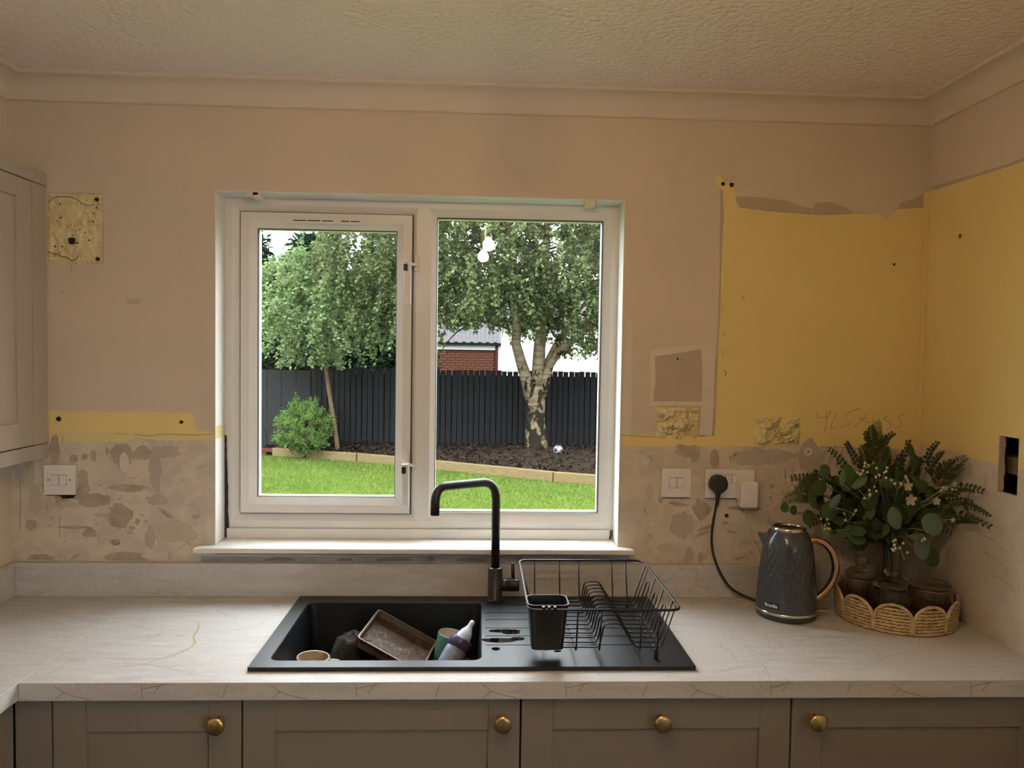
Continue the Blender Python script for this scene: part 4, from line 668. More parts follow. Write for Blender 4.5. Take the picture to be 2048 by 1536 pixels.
def mug(name, label, c, h, r, tilt, mat, inmat, hang, grp=None):
    """straight mug standing at c (base centre), tilted about the y axis, handle at angle hang"""
    g = thing(name, label, 'mug', c, grp); M = Matrix.Translation(Vector(c)) @ Matrix.Rotation(tilt[1], 4, 'Y') @ Matrix.Rotation(tilt[0], 4, 'X')
    m = MB().lathe([(0, 0.0), (r * 0.86, 0.0), (r * 0.93, 0.004), (r, 0.03), (r, h - 0.002), (r - 0.0015, h), (r - 0.0035, h - 0.001)], (0, 0, 0), 36); m.xform(M); m.build('mug_wall', mat, g)
    m = MB().lathe([(r - 0.0035, h - 0.001), (r - 0.004, h - 0.02), (r - 0.005, 0.012), (0, 0.008)], (0, 0, 0), 36); m.xform(M); m.build('mug_inside', inmat, g, fixn=False)
    a = hang; d = Vector((math.cos(a), math.sin(a), 0))
    m = MB().tube(fillet([tuple(d * (r - 0.003) + V(0, 0, h * 0.84)), tuple(d * (r + 0.030) + V(0, 0, h * 0.80)), tuple(d * (r + 0.028) + V(0, 0, h * 0.30)), tuple(d * (r - 0.003) + V(0, 0, h * 0.24))], 0.022, 6), 0.0055, 10); m.xform(M); m.build('handle', mat, g)
mug('mug', 'cream mug with a tea-stained inside, at the front left of the sink bowl', (-0.413, -0.300, -0.1628), 0.100, 0.0415, (0.0, 0.05), 'cream_glaze', 'tea_stain', 0.4)
mug('mug', 'green mug leaning behind the baby bottle in the sink', (-0.082, -0.182, -0.158), 0.112, 0.040, (0.0, 0.20), 'green_glaze', 'cream_glaze', -1.75)
# rectangular baking tin tipped against the pile
tn = thing('baking_tin', 'brown baked-on rectangular baking tin tipped up in the sink bowl', 'baking tin', (-0.19, -0.21, -0.06))
A = Vector((-0.268, -0.118, -0.003)); u = (Vector((-0.113, -0.140, -0.081)) - A).normalized(); w_ = (Vector((-0.275, -0.300, -0.028)) - A); w_ = (w_ - u * w_.dot(u)).normalized(); nn = u.cross(w_); nn = nn if nn.z > 0 else -nn
LU, LW, DP = 0.185, 0.182, 0.030
Mt = Matrix(((u.x, w_.x, nn.x, A.x), (u.y, w_.y, nn.y, A.y), (u.z, w_.z, nn.z, A.z), (0, 0, 0, 1)))
def trr(k, z): return [(x, y, z) for x, y in rrect(k, LU - k, k, LW - k, 0.009, 5)]
L = [trr(0.014, -DP), trr(0.008, -DP + 0.003), trr(0.0045, -0.001), trr(0.0, 0.0), trr(0.0, 0.0015), trr(0.0035, 0.0015), trr(0.0085, -DP + 0.004), trr(0.016, -DP + 0.0015)]; n2 = len(L[0]); m = MB()
m.add(sum(L[:2] + L[2:6], []), [(r_ * n2 + i, r_ * n2 + (i + 1) % n2, (r_ + 1) * n2 + (i + 1) % n2, (r_ + 1) * n2 + i) for r_ in range(5) for i in range(n2)] + [tuple(range(n2))]); m.xform(Mt); m.build('tin_lip', 'tin_lip', tn)
m = MB(); m.add(sum(L[5:], []), [(r_ * n2 + i, r_ * n2 + (i + 1) % n2, (r_ + 1) * n2 + (i + 1) % n2, (r_ + 1) * n2 + i) for r_ in range(2) for i in range(n2)] + [tuple(2 * n2 + i for i in range(n2))]); m.xform(Mt); m.build('tin_inside', 'baked_on_tin', tn, fixn=False)
# smoked glass jug below the tin
jg = thing('glass_jug', 'dark smoked glass jug under the corner of the baking tin', 'jug', (-0.236, -0.33, -0.163))
MB().lathe([(0, 0.001), (0.036, 0.001), (0.040, 0.006), (0.043, 0.088), (0.0415, 0.0885), (0.038, 0.010), (0, 0.007)], tuple(jg.location), 30).build('jug_wall', 'smoked_glass', jg)
MB().tube(fillet([(-0.272, -0.345, -0.085), (-0.298, -0.357, -0.09), (-0.298, -0.357, -0.14), (-0.274, -0.346, -0.148)], 0.02, 5), 0.004, 8).build('handle', 'smoked_glass', jg)
# bunched mesh cloth
t = NT('dark_mesh'); v = t.coords(); t.set(0.7, 0, 0.3); vo = t.new('ShaderNodeTexVoronoi'); vo.inputs['Scale'].default_value = 330; t.link(v, vo.inputs['Vector'])
t.col(t.ramp(vo.outputs['Distance'], [(0.25, (0.006, 0.006, 0.006, 1)), (0.55, (0.050, 0.047, 0.042, 1))])); t.bump(vo.outputs['Distance'], 0.8, 0.003)
mc = thing('mesh_cloth', 'bunched dark mesh cloth between the cream mug and baking tin', 'cloth', (-0.332, -0.215, -0.163)); m = MB(); vs = []; NA, NR = 46, 26
for j in range(NR + 1):
    f_ = j / NR; zz = -0.1625 + 0.128 * math.sin(f_ * PI / 2) ** 0.8
    for k in range(NA):
        a = 2 * PI * k / NA; rr = 0.052 * math.cos(f_ * PI / 2) ** 0.55 * (1 + 0.28 * noise.noise(Vector((math.cos(a) * 1.6, math.sin(a) * 1.6, f_ * 2.2))) + 0.12 * math.sin(5 * a + 6 * f_))
        vs.append((-0.332 + rr * math.cos(a) + 0.012 * f_, -0.215 + rr * math.sin(a), zz + 0.012 * noise.noise(Vector((math.cos(a) * 2, math.sin(a) * 2, f_ * 4)))))
m.add(vs, [(j * NA + k, j * NA + (k + 1) % NA, (j + 1) * NA + (k + 1) % NA, (j + 1) * NA + k) for j in range(NR) for k in range(NA)], True); m.build('cloth_folds', 'dark_mesh', mc)
MB().tube([(-0.300, -0.24, -0.055), (-0.285, -0.25, -0.040), (-0.268, -0.262, -0.038)], 0.0012, 5).build('hanging_loop', 'wire_black', mc)
# baby bottle
B0, B1 = Vector((-0.1105, -0.352, -0.143)), Vector((-0.006, -0.250, 0.009)); ax = (B1 - B0); LB = ax.length; q = ax.to_track_quat('Z', 'Y').to_matrix().to_4x4(); Mb = Matrix.Translation(B0) @ q
bb = thing('baby_bottle', 'clear baby bottle with purple collar and silicone teat leaning in the sink', 'bottle', tuple(B0))
m = MB().lathe([(0, 0), (0.024, 0.0), (0.028, 0.004), (0.0285, 0.03), (0.0265, 0.07), (0.0285, 0.110), (0.0285, 0.128), (0.026, 0.134), (0.0, 0.134)], (0, 0, 0), 32); m.xform(Mb); m.build('bottle_wall', 'bottle_frost', bb)
m = MB().lathe([(0.026, 0.128), (0.0300, 0.130), (0.0305, 0.152), (0.0285, 0.158), (0.020, 0.160)], (0, 0, 0), 32, rfun=lambda r, z, a: r + 0.0005 * math.cos(24 * a)); m.xform(Mb); m.build('collar', 'purple_plastic', bb)
zt = LB; m = MB().lathe([(0.0205, 0.158), (0.0195, 0.168), (0.0145, 0.182), (0.0085, 0.192), (0.0068, 0.200), (0.0072, 0.206), (0.0055, 0.2115), (0.0, 0.2135)], (0, 0, 0), 28); m.xform(Mb); m.build('teat', 'silicone', bb)
BIGLEAF = [((1.084, -0.3, 0.3), 0.04, 0.052, 20, 1), ((1.179, -0.31, 0.286), 0.056, 0.052, -30, 1), ((1.16, -0.3, 0.226), 0.046, 0.06, 10, 1), ((1.221, -0.24, 0.184), 0.05, 0.05, 40, 0), ((0.834, -0.2, 0.305), 0.024, 0.024, 0, 0), ((0.858, -0.2, 0.298), 0.02, 0.026, 20, 0), ((0.942, -0.2, 0.408), 0.034, 0.028, 40, 0), ((1.007, -0.2, 0.401), 0.04, 0.044, 0, 0), ((1.108, -0.16, 0.406), 0.05, 0.036, 0, 0), ((0.944, -0.26, 0.333), 0.024, 0.04, -30, 1), ((0.979, -0.24, 0.381), 0.036, 0.044, 10, 0), ((1.158, -0.24, 0.311), 0.056, 0.042, 0, 0), ((1.059, -0.22, 0.33), 0.05, 0.05, 30, 0), ((1.213, -0.14, 0.454), 0.022, 0.04, 10, 0), ((0.866, -0.22, 0.343), 0.018, 0.04, 10, 0), ((0.901, -0.22, 0.329), 0.022, 0.045, 25, 0), ((0.91, -0.18, 0.273), 0.035, 0.04, 20, 0), ((1.094, -0.24, 0.381), 0.036, 0.03, -40, 0), ((1.036, -0.16, 0.235), 0.05, 0.05, 0, 0), ((1.1, -0.2, 0.242), 0.05, 0.035, 30, 0), ((1.136, -0.31, 0.251), 0.03, 0.014, -15, 2), ((0.958, -0.27, 0.399), 0.018, 0.04, 5, 1), ((1.004, -0.27, 0.386), 0.02, 0.052, -60, 1), ((1.294, -0.2, 0.287), 0.04, 0.04, 0, 0), ((0.959, -0.2, 0.298), 0.05, 0.05, 0, 0), ((1.138, -0.2, 0.348), 0.05, 0.04, 10, 0), ((1.226, -0.14, 0.422), 0.03, 0.04, 0, 0), ((0.929, -0.2, 0.36), 0.04, 0.04, -20, 0), ((1.076, -0.14, 0.195), 0.05, 0.04, 0, 0), ((1.251, -0.2, 0.314), 0.05, 0.04, 0, 0)]
SPRIGS = [((1.109, -0.15, 0.537), (1.127, -0.11, 0.41), 0), ((1.091, -0.15, 0.524), (1.118, -0.11, 0.452), 0), ((1.085, -0.13, 0.5), (1.14, -0.09, 0.414), 1), ((1.147, -0.16, 0.504), (1.132, -0.12, 0.447), 1), ((1.134, -0.14, 0.496), (1.147, -0.1, 0.408), 0), ((1.009, -0.18, 0.477), (1.063, -0.14, 0.407), 1), ((1.198, -0.15, 0.481), (1.195, -0.11, 0.389), 1), ((1.273, -0.16, 0.48), (1.26, -0.12, 0.405), 1), ((1.262, -0.2, 0.458), (1.244, -0.16, 0.39), 1), ((1.295, -0.258, 0.453), (1.256, -0.21, 0.385), 0), ((1.295, -0.245, 0.424), (1.261, -0.18, 0.359), 0), ((1.295, -0.2, 0.438), (1.266, -0.16, 0.376), 0), ((0.853, -0.2, 0.384), (0.947, -0.16, 0.371), 1), ((0.859, -0.21, 0.357), (0.943, -0.17, 0.368), 0), ((0.829, -0.2, 0.321), (0.934, -0.16, 0.339), 0), ((0.874, -0.2, 0.366), (0.955, -0.16, 0.332), 0), ((1.295, -0.326, 0.376), (1.26, -0.26, 0.369), 1), ((1.295, -0.352, 0.319), (1.282, -0.26, 0.326), 1), ((1.295, -0.358, 0.292), (1.27, -0.26, 0.299), 1), ((1.296, -0.28, 0.337), (1.254, -0.24, 0.322), 1), ((1.295, -0.309, 0.294), (1.269, -0.24, 0.275), 1), ((1.187, -0.13, 0.444), (1.198, -0.09, 0.364), 0), ((1.072, -0.13, 0.462), (1.116, -0.09, 0.392), 0), ((0.928, -0.17, 0.396), (1.004, -0.13, 0.355), 1), ((1.281, -0.25, 0.351), (1.244, -0.21, 0.343), 1), ((0.991, -0.12, 0.452), (1.071, -0.08, 0.376), 1), ((1.251, -0.12, 0.434), (1.248, -0.08, 0.363), 0), ((1.296, -0.2, 0.239), (1.249, -0.16, 0.25), 1), ((1.058, -0.12, 0.169), (1.12, -0.08, 0.231), 0), ((0.984, -0.15, 0.225), (1.06, -0.11, 0.252), 0), ((1.157, -0.12, 0.454), (1.174, -0.08, 0.362), 0), ((0.923, -0.16, 0.248), (1.011, -0.12, 0.268), 1)]
BERRIES = [((1.004, -0.28, 0.424), 9), ((1.058, -0.28, 0.41), 8), ((1.037, -0.26, 0.358), 6), ((1.106, -0.28, 0.388), 8), ((1.086, -0.32, 0.236), 9), ((1.167, -0.31, 0.247), 4), ((1.109, -0.32, 0.214), 1), ((0.928, -0.24, 0.266), 9), ((0.985, -0.26, 0.298), 5), ((1.221, -0.3, 0.386), 3)]
BLOOMS = [((1.192, -0.3, 0.344), 0.014), ((1.238, -0.3, 0.389), 0.01), ((1.215, -0.3, 0.378), 0.009), ((1.126, -0.28, 0.379), 0.016), ((1.14, -0.27, 0.341), 0.02), ((1.238, -0.3, 0.295), 0.009)]
CORD_PTS = [(0.694, -0.045, 0.316), (0.695, -0.035, 0.263), (0.687, -0.03, 0.203), (0.69, -0.03, 0.144), (0.713, -0.04, 0.08), (0.782, 0.005, 0.004), (0.825, -0.023, 0.004)]
CABLE_PTS = [(0.785, -0.03, 0.274), (0.794, -0.006, 0.228), (0.806, -0.005, 0.19), (0.827, -0.006, 0.153), (0.838, -0.01, 0.132)]
# ------------------------------------------------------------------ switches, plug, charger
plain('white_plastic', (0.80, 0.77, 0.74, 1), 0.35); plain('screw_steel', (0.30, 0.28, 0.26, 1), 0.4, 0.8)
def plate(o, x, z, w_, h_, name='plate'): return MB().box(x - w_ / 2, x + w_ / 2, -0.0115, -0.003, z - h_ / 2, z + h_ / 2, 0.002).build(name, 'white_plastic', o)
def backbox(o, x, z, w_, h_): MB().box(x - w_ / 2 + 0.003, x + w_ / 2 - 0.003, -0.0032, -0.0012, z - h_ / 2 - 0.003, z + h_ / 2 - 0.003).build('back_box', 'cavity_dark', o)
def spur(x, z, lab, holes):
    s_ = thing('switched_spur', lab, 'switch', (x, 0, z), 'white fused spur switches on the window wall'); plate(s_, x, z, 0.088, 0.086)
    for a, b in ((x - 0.0225, x - 0.001), (x + 0.0015, x + 0.021)):
        MB().box(a, b, -0.0119, -0.0110, z - 0.0155, z + 0.0155).build('seam', 'crack', s_)
    MB().box(x - 0.0217, x - 0.0018, -0.0128, -0.0110, z - 0.0147, z + 0.0147, 0.0006).build('fuse_holder', 'white_plastic', s_)
    r_ = MB().box(x + 0.0022, x + 0.0203, -0.0150, -0.0110, z - 0.0147, z + 0.0147, 0.001); r_.build('rocker', 'white_plastic', s_)
    for dx in (-0.030, 0.030): MB().lathe([(0, -0.0119), (0.0030, -0.0119), (0.0030, -0.0112)], (x + dx, 0, z), 12, False, 'Y').build('screw', holes, s_)
    backbox(s_, x, z, 0.088, 0.086); return s_
sp = spur(-1.186, 0.3320, 'white switched spur plate below the wall cabinet, loose on broken plaster', 'screw_steel')
MB().prism(ragged([(-1.205, 0.287), (-1.150, 0.290), (-1.125, 0.340), (-1.105, 0.30), (-1.13, 0.272), (-1.16, 0.278), (-1.175, 0.266), (-1.19, 0.272), (-1.185, 0.245), (-1.20, 0.262)], 0.003), -0.0021, 0).build('chipped_plaster', 'stain', wall_back)
MB().prism(ragged([(-1.19, 0.286), (-1.145, 0.287), (-1.152, 0.278), (-1.18, 0.276)], 0.001), -0.0026, 0).build('chipped_hole', 'hole_dark', wall_back)
spur(0.586, 0.3375, 'white switched spur plate left of the double socket', 'white_plastic')
ds = thing('double_socket', 'white double wall socket holding the kettle plug and a charger', 'socket', (0.745, 0, 0.336)); plate(ds, 0.745, 0.336, 0.147, 0.086)
for x in (0.738, 0.757):
    MB().box(x - 0.0075, x + 0.0075, -0.0121, -0.0110, 0.3395, 0.3640).build('seam', 'crack', ds); MB().box(x - 0.0067, x + 0.0067, -0.0148, -0.0110, 0.3402, 0.3633, 0.0008).build('rocker', 'white_plastic', ds)
backbox(ds, 0.745, 0.336, 0.147, 0.086)
MB().prism([(0.678, 0.2905), (0.760, 0.2905), (0.762, 0.294), (0.676, 0.295)], -0.0028, 0).build('plate_gap_shade', 'hole_dark', ds)  # near-black strip painting in the shadow gap below the plate
pg = thing('kettle_plug', 'black three-pin plug of the kettle in the double socket', 'plug', (0.705, -0.012, 0.335))
bm_p = [(x, z) for x, z in [(-0.026, 0.002), (-0.0255, 0.012), (-0.020, 0.024), (-0.010, 0.0305), (0.0, 0.032), (0.010, 0.0305), (0.020, 0.024), (0.0255, 0.012), (0.026, 0.002), (0.024, -0.008), (0.014, -0.016), (0.008, -0.022), (-0.008, -0.022), (-0.014, -0.016), (-0.024, -0.008)]]
MB().prism([(0.705 + a, 0.333 + b) for a, b in bm_p], -0.040, -0.0122).build('plug_body', 'black_plastic', pg, bevel=0.004)
MB().tube([(0.705, -0.027, 0.316), (0.7035, -0.028, 0.296), (0.701, -0.028, 0.272)], [0.0085, 0.0062, 0.0048], 12).build('strain_relief', 'black_plastic', pg)
MB().tube(fillet([(0.701, -0.028, 0.285), (0.695, -0.030, 0.250), (0.687, -0.030, 0.200), (0.689, -0.031, 0.145), (0.709, -0.036, 0.085), (0.742, -0.040, 0.034), (0.782, -0.042, 0.012), (0.812, -0.058, 0.0045), (0.842, -0.0905, 0.0045)], 0.03, 6), 0.0038, 10).build('cord', 'black_plastic', pg)
ch = thing('phone_charger', 'white plug-in charger with thin cable at the right of the double socket', 'charger', (0.793, -0.012, 0.31))
MB().box(0.767, 0.8195, -0.047, -0.0122, 0.270, 0.346, 0.006).build('charger_body', 'white_plastic', ch); MB().box(0.764, 0.790, -0.020, -0.0120, 0.292, 0.332, 0.002).build('pin_plate', 'white_plastic', ch)
MB().tube(fillet([(0.785, -0.030, 0.271), (0.788, -0.024, 0.255), (0.793, -0.007, 0.226), (0.806, -0.005, 0.190), (0.827, -0.006, 0.153), (0.838, -0.008, 0.125), (0.842, -0.024, 0.094), (0.846, -0.026, 0.004)], 0.02, 5), 0.0014, 6).build('cable', 'white_plastic', ch)

# ------------------------------------------------------------------ kettle
plain('kettle_grey', (0.058, 0.064, 0.076, 1), 0.13, 0.0, 0.6); plain('chrome', (0.62, 0.60, 0.58, 1), 0.15, 1.0); plain('rose_gold', (0.72, 0.40, 0.25, 1), 0.22, 1.0); plain('kettle_black', (0.010, 0.010, 0.010, 1), 0.3); plain('kettle_base_grey', (0.045, 0.048, 0.055, 1), 0.35); plain('logo_white', (0.72, 0.72, 0.72, 1), 0.5)
KX, KY = 0.857, -0.172
kt = thing('electric_kettle', 'dark grey diamond-textured kettle with rose-gold handle', 'kettle', (KX, KY, 0))
MB().lathe([(0, 0.0003), (0.074, 0.0003), (0.078, 0.003), (0.079, 0.011), (0.0765, 0.0145), (0, 0.0145)], (KX, KY, 0), 48).build('power_base', 'kettle_base_grey', kt)
MB().lathe([(0.0775, 0.0146), (0.0812, 0.0160), (0.0816, 0.0205), (0.0798, 0.0232)], (KX, KY, 0), 56).build('chrome_ring', 'chrome', kt)
def kprof(z):
    pts = [(0.023, 0.0797), (0.05, 0.0792), (0.09, 0.0770), (0.13, 0.0736), (0.165, 0.0700), (0.190, 0.0668), (0.208, 0.0632), (0.222, 0.0580), (0.233, 0.0515), (0.239, 0.0468)]
    for (a, b), (c, d) in zip(pts, pts[1:]):
        if a <= z <= c: return b + (d - b) * (z - a) / (c - a)
    return pts[-1][1]
def facet(r, z, a):      # overlapping diamond quilting on the middle of the body
    f_ = max(0, min(1, (z - 0.055) / 0.02)) * max(0, min(1, (0.205 - z) / 0.03)); s1 = (a * 26 / (2 * PI) + z * 26) % 1; s2 = (a * 26 / (2 * PI) - z * 26) % 1
    return r - 0.0019 * f_ * (max(abs(s1 - 0.5), abs(s2 - 0.5)) * 2) ** 2
zs = [0.0230, 0.0235] + [0.026 + (0.239 - 0.026) * k / 70 for k in range(71)]
MB().lathe([(kprof(z), z) for z in zs], (KX, KY, 0), 208, True, 'Z', facet).build('kettle_body', 'kettle_grey', kt)
MB().lathe([(0.0466, 0.2385), (0.0474, 0.2405), (0.0462, 0.2465), (0.0432, 0.2485), (0.0402, 0.2465), (0.0392, 0.2415)], (KX, KY, 0), 56).build('rim_ring', 'chrome', kt)
MB().lathe([(0.0398, 0.243), (0.038, 0.2405), (0.020, 0.2385), (0, 0.238)], (KX, KY, 0), 40).build('lid', 'kettle_black', kt)
m = MB(); m.add([(KX - 0.052, KY - 0.018, 0.225), (KX - 0.052, KY + 0.018, 0.225), (KX - 0.089, KY, 0.2315), (KX - 0.064, KY - 0.018, 0.186), (KX - 0.064, KY + 0.018, 0.186), (KX - 0.074, KY, 0.204)],
                [(0, 2, 1), (0, 3, 5, 2), (1, 2, 5, 4), (3, 4, 5), (0, 1, 4, 3)]); m.build('spout', 'kettle_grey', kt, bevel=0.002)
hd = Vector((0.985, -0.17, 0)).normalized()
def hp(r, z): return (KX + hd.x * r, KY + hd.y * r, z)
hpath = [hp(r, z) for r, z in ((0.060, 0.2115), (0.078, 0.2125), (0.100, 0.203), (0.118, 0.182), (0.1275, 0.155), (0.1285, 0.128), (0.121, 0.100), (0.106, 0.076), (0.088, 0.0575), (0.0745, 0.0500))]
sm = []
for k in range(len(hpath) - 1):
    p0, p1, p2, p3 = [Vector(hpath[max(0, min(len(hpath) - 1, k + d))]) for d in (-1, 0, 1, 2)]
    for q in range(5):
        t_ = q / 5; sm.append(0.5 * ((2 * p1) + (p2 - p0) * t_ + (2 * p0 - 5 * p1 + 4 * p2 - p3) * t_ ** 2 + (3 * p1 - p0 - 3 * p2 + p3) * t_ ** 3))
sm.append(Vector(hpath[-1]))
MB().tube(sm, [0.0072 + 0.0016 * math.sin(PI * k / (len(sm) - 1)) for k in range(len(sm))], 16).build('handle', 'rose_gold', kt)
MB().tube([p - Vector((hd.x, hd.y, 0)) * 0.0062 for p in sm[5:-4]], 0.0058, 10).build('handle_grip', 'kettle_black', kt)
MB().box(KX + 0.073, KX + 0.107, KY - 0.026, KY - 0.012, 0.0165, 0.0225, 0.002).build('switch_lever', 'rose_gold', kt)
# maker's name on a dark badge, wrapped round the body
ba = math.atan2(-0.62, -0.78); 
def on_body(u, z, lift): a = ba + u / kprof(z); r = kprof(z) + lift; return (KX + r * math.cos(a), KY + r * math.sin(a), z)
m = MB(); vs = []
for k in range(13):
    u = -0.024 + 0.048 * k / 12; vs += [on_body(u, 0.0345, 0.0004), on_body(u, 0.0505, 0.0004)]
m.add(vs, [(2 * k, 2 * k + 2, 2 * k + 3, 2 * k + 1) for k in range(12)], True); m.build('badge', 'kettle_black', kt, fixn=False)
cu_ = bpy.data.curves.new('maker_name', 'FONT'); cu_.body = 'Breville'; cu_.size = 0.0125; cu_.align_x = 'CENTER'; cu_.align_y = 'CENTER'; cu_.offset = 0.00035; cu_.resolution_u = 4
fo = bpy.data.objects.new('maker_name', cu_); COL.objects.link(fo); bpy.context.view_layer.update(); me_ = bpy.data.meshes.new_from_object(fo.evaluated_get(bpy.context.evaluated_depsgraph_get())); bpy.data.objects.remove(fo)
for v_ in me_.vertices: v_.co = Vector(on_body(v_.co.x, 0.0425 + v_.co.y, 0.0008)) - Vector((KX, KY, 0))
me_.materials.clear(); me_.materials.append(MATS['logo_white']); link(bpy.data.objects.new('maker_name', me_), kt)

# ------------------------------------------------------------------ basket with jars and flowers
plain('seagrass', (0.58, 0.425, 0.225, 1), 0.75, vary=0.3, vscale=70); t = NT('jar_glass'); t.col((0.95, 0.94, 0.90, 1)); t.set(0.03, 0, 0.5, Transmission_Weight=1.0, IOR=1.45)
tr_ = t.new('ShaderNodeBsdfTransparent'); tr_.inputs[0].default_value = (0.93, 0.93, 0.90, 1); mx_ = t.new('ShaderNodeMixShader'); mx_.inputs[0].default_value = 0.3; t.link(t.bsdf.outputs[0], mx_.inputs[1]); t.link(tr_.outputs[0], mx_.inputs[2]); t.link(mx_.outputs[0], t.out.inputs[0]); plain('wire_steel', (0.55, 0.50, 0.42, 1), 0.25, 1.0)
BX, BY, BR = 1.152, -0.192, 0.147
bs = thing('scalloped_basket', 'round woven seagrass basket tray with scalloped petal rim', 'basket', (BX, BY, 0))
MB().lathe([(0, 0.0004), (BR - 0.004, 0.0004), (BR - 0.004, 0.006), (0, 0.006)], (BX, BY, 0), 40).build('woven_base', 'seagrass', bs)
NP = 10
for k in range(NP):
    a0 = -PI / 2 + 0.10 + 2 * PI * k / NP; half = PI / NP * 0.955; m = MB(); PH, ZV = 0.074, 0.034
    for j in range(8):
        z = 0.0050 + 0.0086 * j; hw = half if z < ZV else half * math.sqrt(max(0.0, 1 - ((z - ZV) / (PH - ZV)) ** 2)) * 0.97
        if hw < 0.04: continue
        pts = []
        for i in range(13):
            a = a0 - hw + 2 * hw * i / 12; r = BR + 0.0014 * math.sin(i * 2.6 + j * PI) + 0.004 * z / PH; pts.append((BX + r * math.cos(a), BY + r * math.sin(a), z + 0.0008 * math.sin(i * 1.9 + j)))
        m.tube(pts, [0.0040 + 0.0008 * math.sin(i * 2.6 + j) for i in range(13)], 6)
    m.build('petal_weave', 'seagrass', bs)
    pts = []
    for i in range(25):
        f_ = i / 24
        if f_ < 0.2: a, z = a0 - half, ZV * f_ / 0.2
        elif f_ > 0.8: a, z = a0 + half, ZV * (1 - f_) / 0.2
        else: th = PI - PI * (f_ - 0.2) / 0.6; a, z = a0 + half * math.cos(th), ZV + (PH - ZV) * math.sin(th)
        r = BR + 0.0015 + 0.004 * z / PH; pts.append((BX + r * math.cos(a), BY + r * math.sin(a), z + 0.004))
    MB().tube(pts, [0.0043 + 0.0005 * math.sin(i * 2.3) for i in range(25)], 7).build('petal_border', 'seagrass', bs)
def jar(name, label, x, y, prof, lid, ribs=0, knob_=True, clip=None):
    j = thing(name, label, 'jar', (x, y, 0.0065), 'glass storage jars in the scalloped basket')
    rf = (lambda r, z, a: r + (0.0011 * math.cos(ribs * a) if 0.012 < z < prof[4][1] else 0)) if ribs else None
    MB().lathe(prof, (x, y, 0.0065), 64 if not ribs else ribs * 6, True, 'Z', rf).build('jar_wall', 'jar_glass', j)
    MB().lathe(lid, (x, y, 0.0065), 40).build('lid', 'jar_glass', j)
    if clip is not None:
        a = clip; d = Vector((math.cos(a), math.sin(a), 0)); s_ = Vector((-d.y, d.x, 0)); c = Vector((x, y, 0.0065)); R0 = prof[5][0] + 0.004
        zz = prof[6][1]
        MB().tube([tuple(c + Vector((R0 * math.cos(2 * PI * k / 32), R0 * math.sin(2 * PI * k / 32), zz - 0.004))) for k in range(32)], 0.0010, 6, closed=True).build('neck_wire', 'wire_steel', j)
        for q in (-1, 1):
            P = [c + d * R0 + s_ * 0.011 * q + V(0, 0, zz + 0.006), c + d * (R0 + 0.006) + s_ * 0.011 * q + V(0, 0, zz - 0.006), c + d * (R0 + 0.003) + s_ * 0.010 * q + V(0, 0, zz - 0.018), c + d * (R0 + 0.016) + s_ * 0.008 * q + V(0, 0, zz - 0.036)]
            MB().tube(fillet([tuple(p) for p in P], 0.006, 4), 0.0011, 6).build('clip_wire', 'wire_steel', j)
    return j
pL = [(0, 0), (0.042, 0.0), (0.046, 0.006), (0.046, 0.070), (0.043, 0.088), (0.036, 0.096), (0.036, 0.104), (0.034, 0.104), (0.034, 0.096), (0.041, 0.086), (0.0435, 0.070), (0.0435, 0.010), (0, 0.006)]
lid_k = lambda r, z: [(0, z - 0.004), (r - 0.006, z - 0.004), (r + 0.001, z + 0.001), (r + 0.002, z + 0.008), (r - 0.006, z + 0.014), (r - 0.016, z + 0.022), (0.011, z + 0.027), (0.010, z + 0.034), (0.016, z + 0.040), (0.017, z + 0.047), (0.011, z + 0.052), (0, z + 0.053)]
jar('glass_jar', 'glass jar with knobbed glass lid at the left of the basket', 1.060, -0.172, pL, lid_k(0.036, 0.105), 20, True, 2.6)
pC = [(0, 0), (0.047, 0.0), (0.051, 0.006), (0.051, 0.060), (0.048, 0.080), (0.038, 0.092), (0.038, 0.100), (0.036, 0.100), (0.036, 0.092), (0.046, 0.079), (0.0485, 0.060), (0.0485, 0.010), (0, 0.006)]
jar('glass_jar', 'ribbed glass jar with knobbed lid at the front of the basket', 1.100, -0.262, pC, [(r, z * 0.9 + 0.010) for r, z in lid_k(0.038, 0.101)], 26)
pR = [(0, 0), (0.052, 0.0), (0.055, 0.006), (0.055, 0.066), (0.0545, 0.080), (0.051, 0.088), (0.051, 0.096), (0.049, 0.096), (0.049, 0.088), (0.052, 0.079), (0.0525, 0.066), (0.0525, 0.010), (0, 0.006)]
jar('glass_jar', 'plain clip-top glass jar with flat lid at the right of the basket', 1.224, -0.236, pR, [(0, 0.094), (0.046, 0.094), (0.051, 0.0975), (0.0525, 0.101), (0.050, 0.106), (0.040, 0.108), (0, 0.1085)], 0, False, -0.35)
vs_o = thing('glass_vase', 'ribbed clear glass vase holding the artificial flowers in the basket', 'vase', (1.166, -0.122, 0.0065))
MB().lathe([(0, 0), (0.034, 0), (0.038, 0.006), (0.040, 0.10), (0.036, 0.150), (0.030, 0.175), (0.036, 0.198), (0.034, 0.198), (0.028, 0.175), (0.034, 0.149), (0.0375, 0.10), (0.0355, 0.010), (0, 0.007)], (1.166, -0.122, 0.0065), 120, True, 'Z', lambda r, z, a: r + (0.0009 * math.cos(20 * a) if z > 0.01 else 0)).build('vase_wall', 'jar_glass', vs_o)

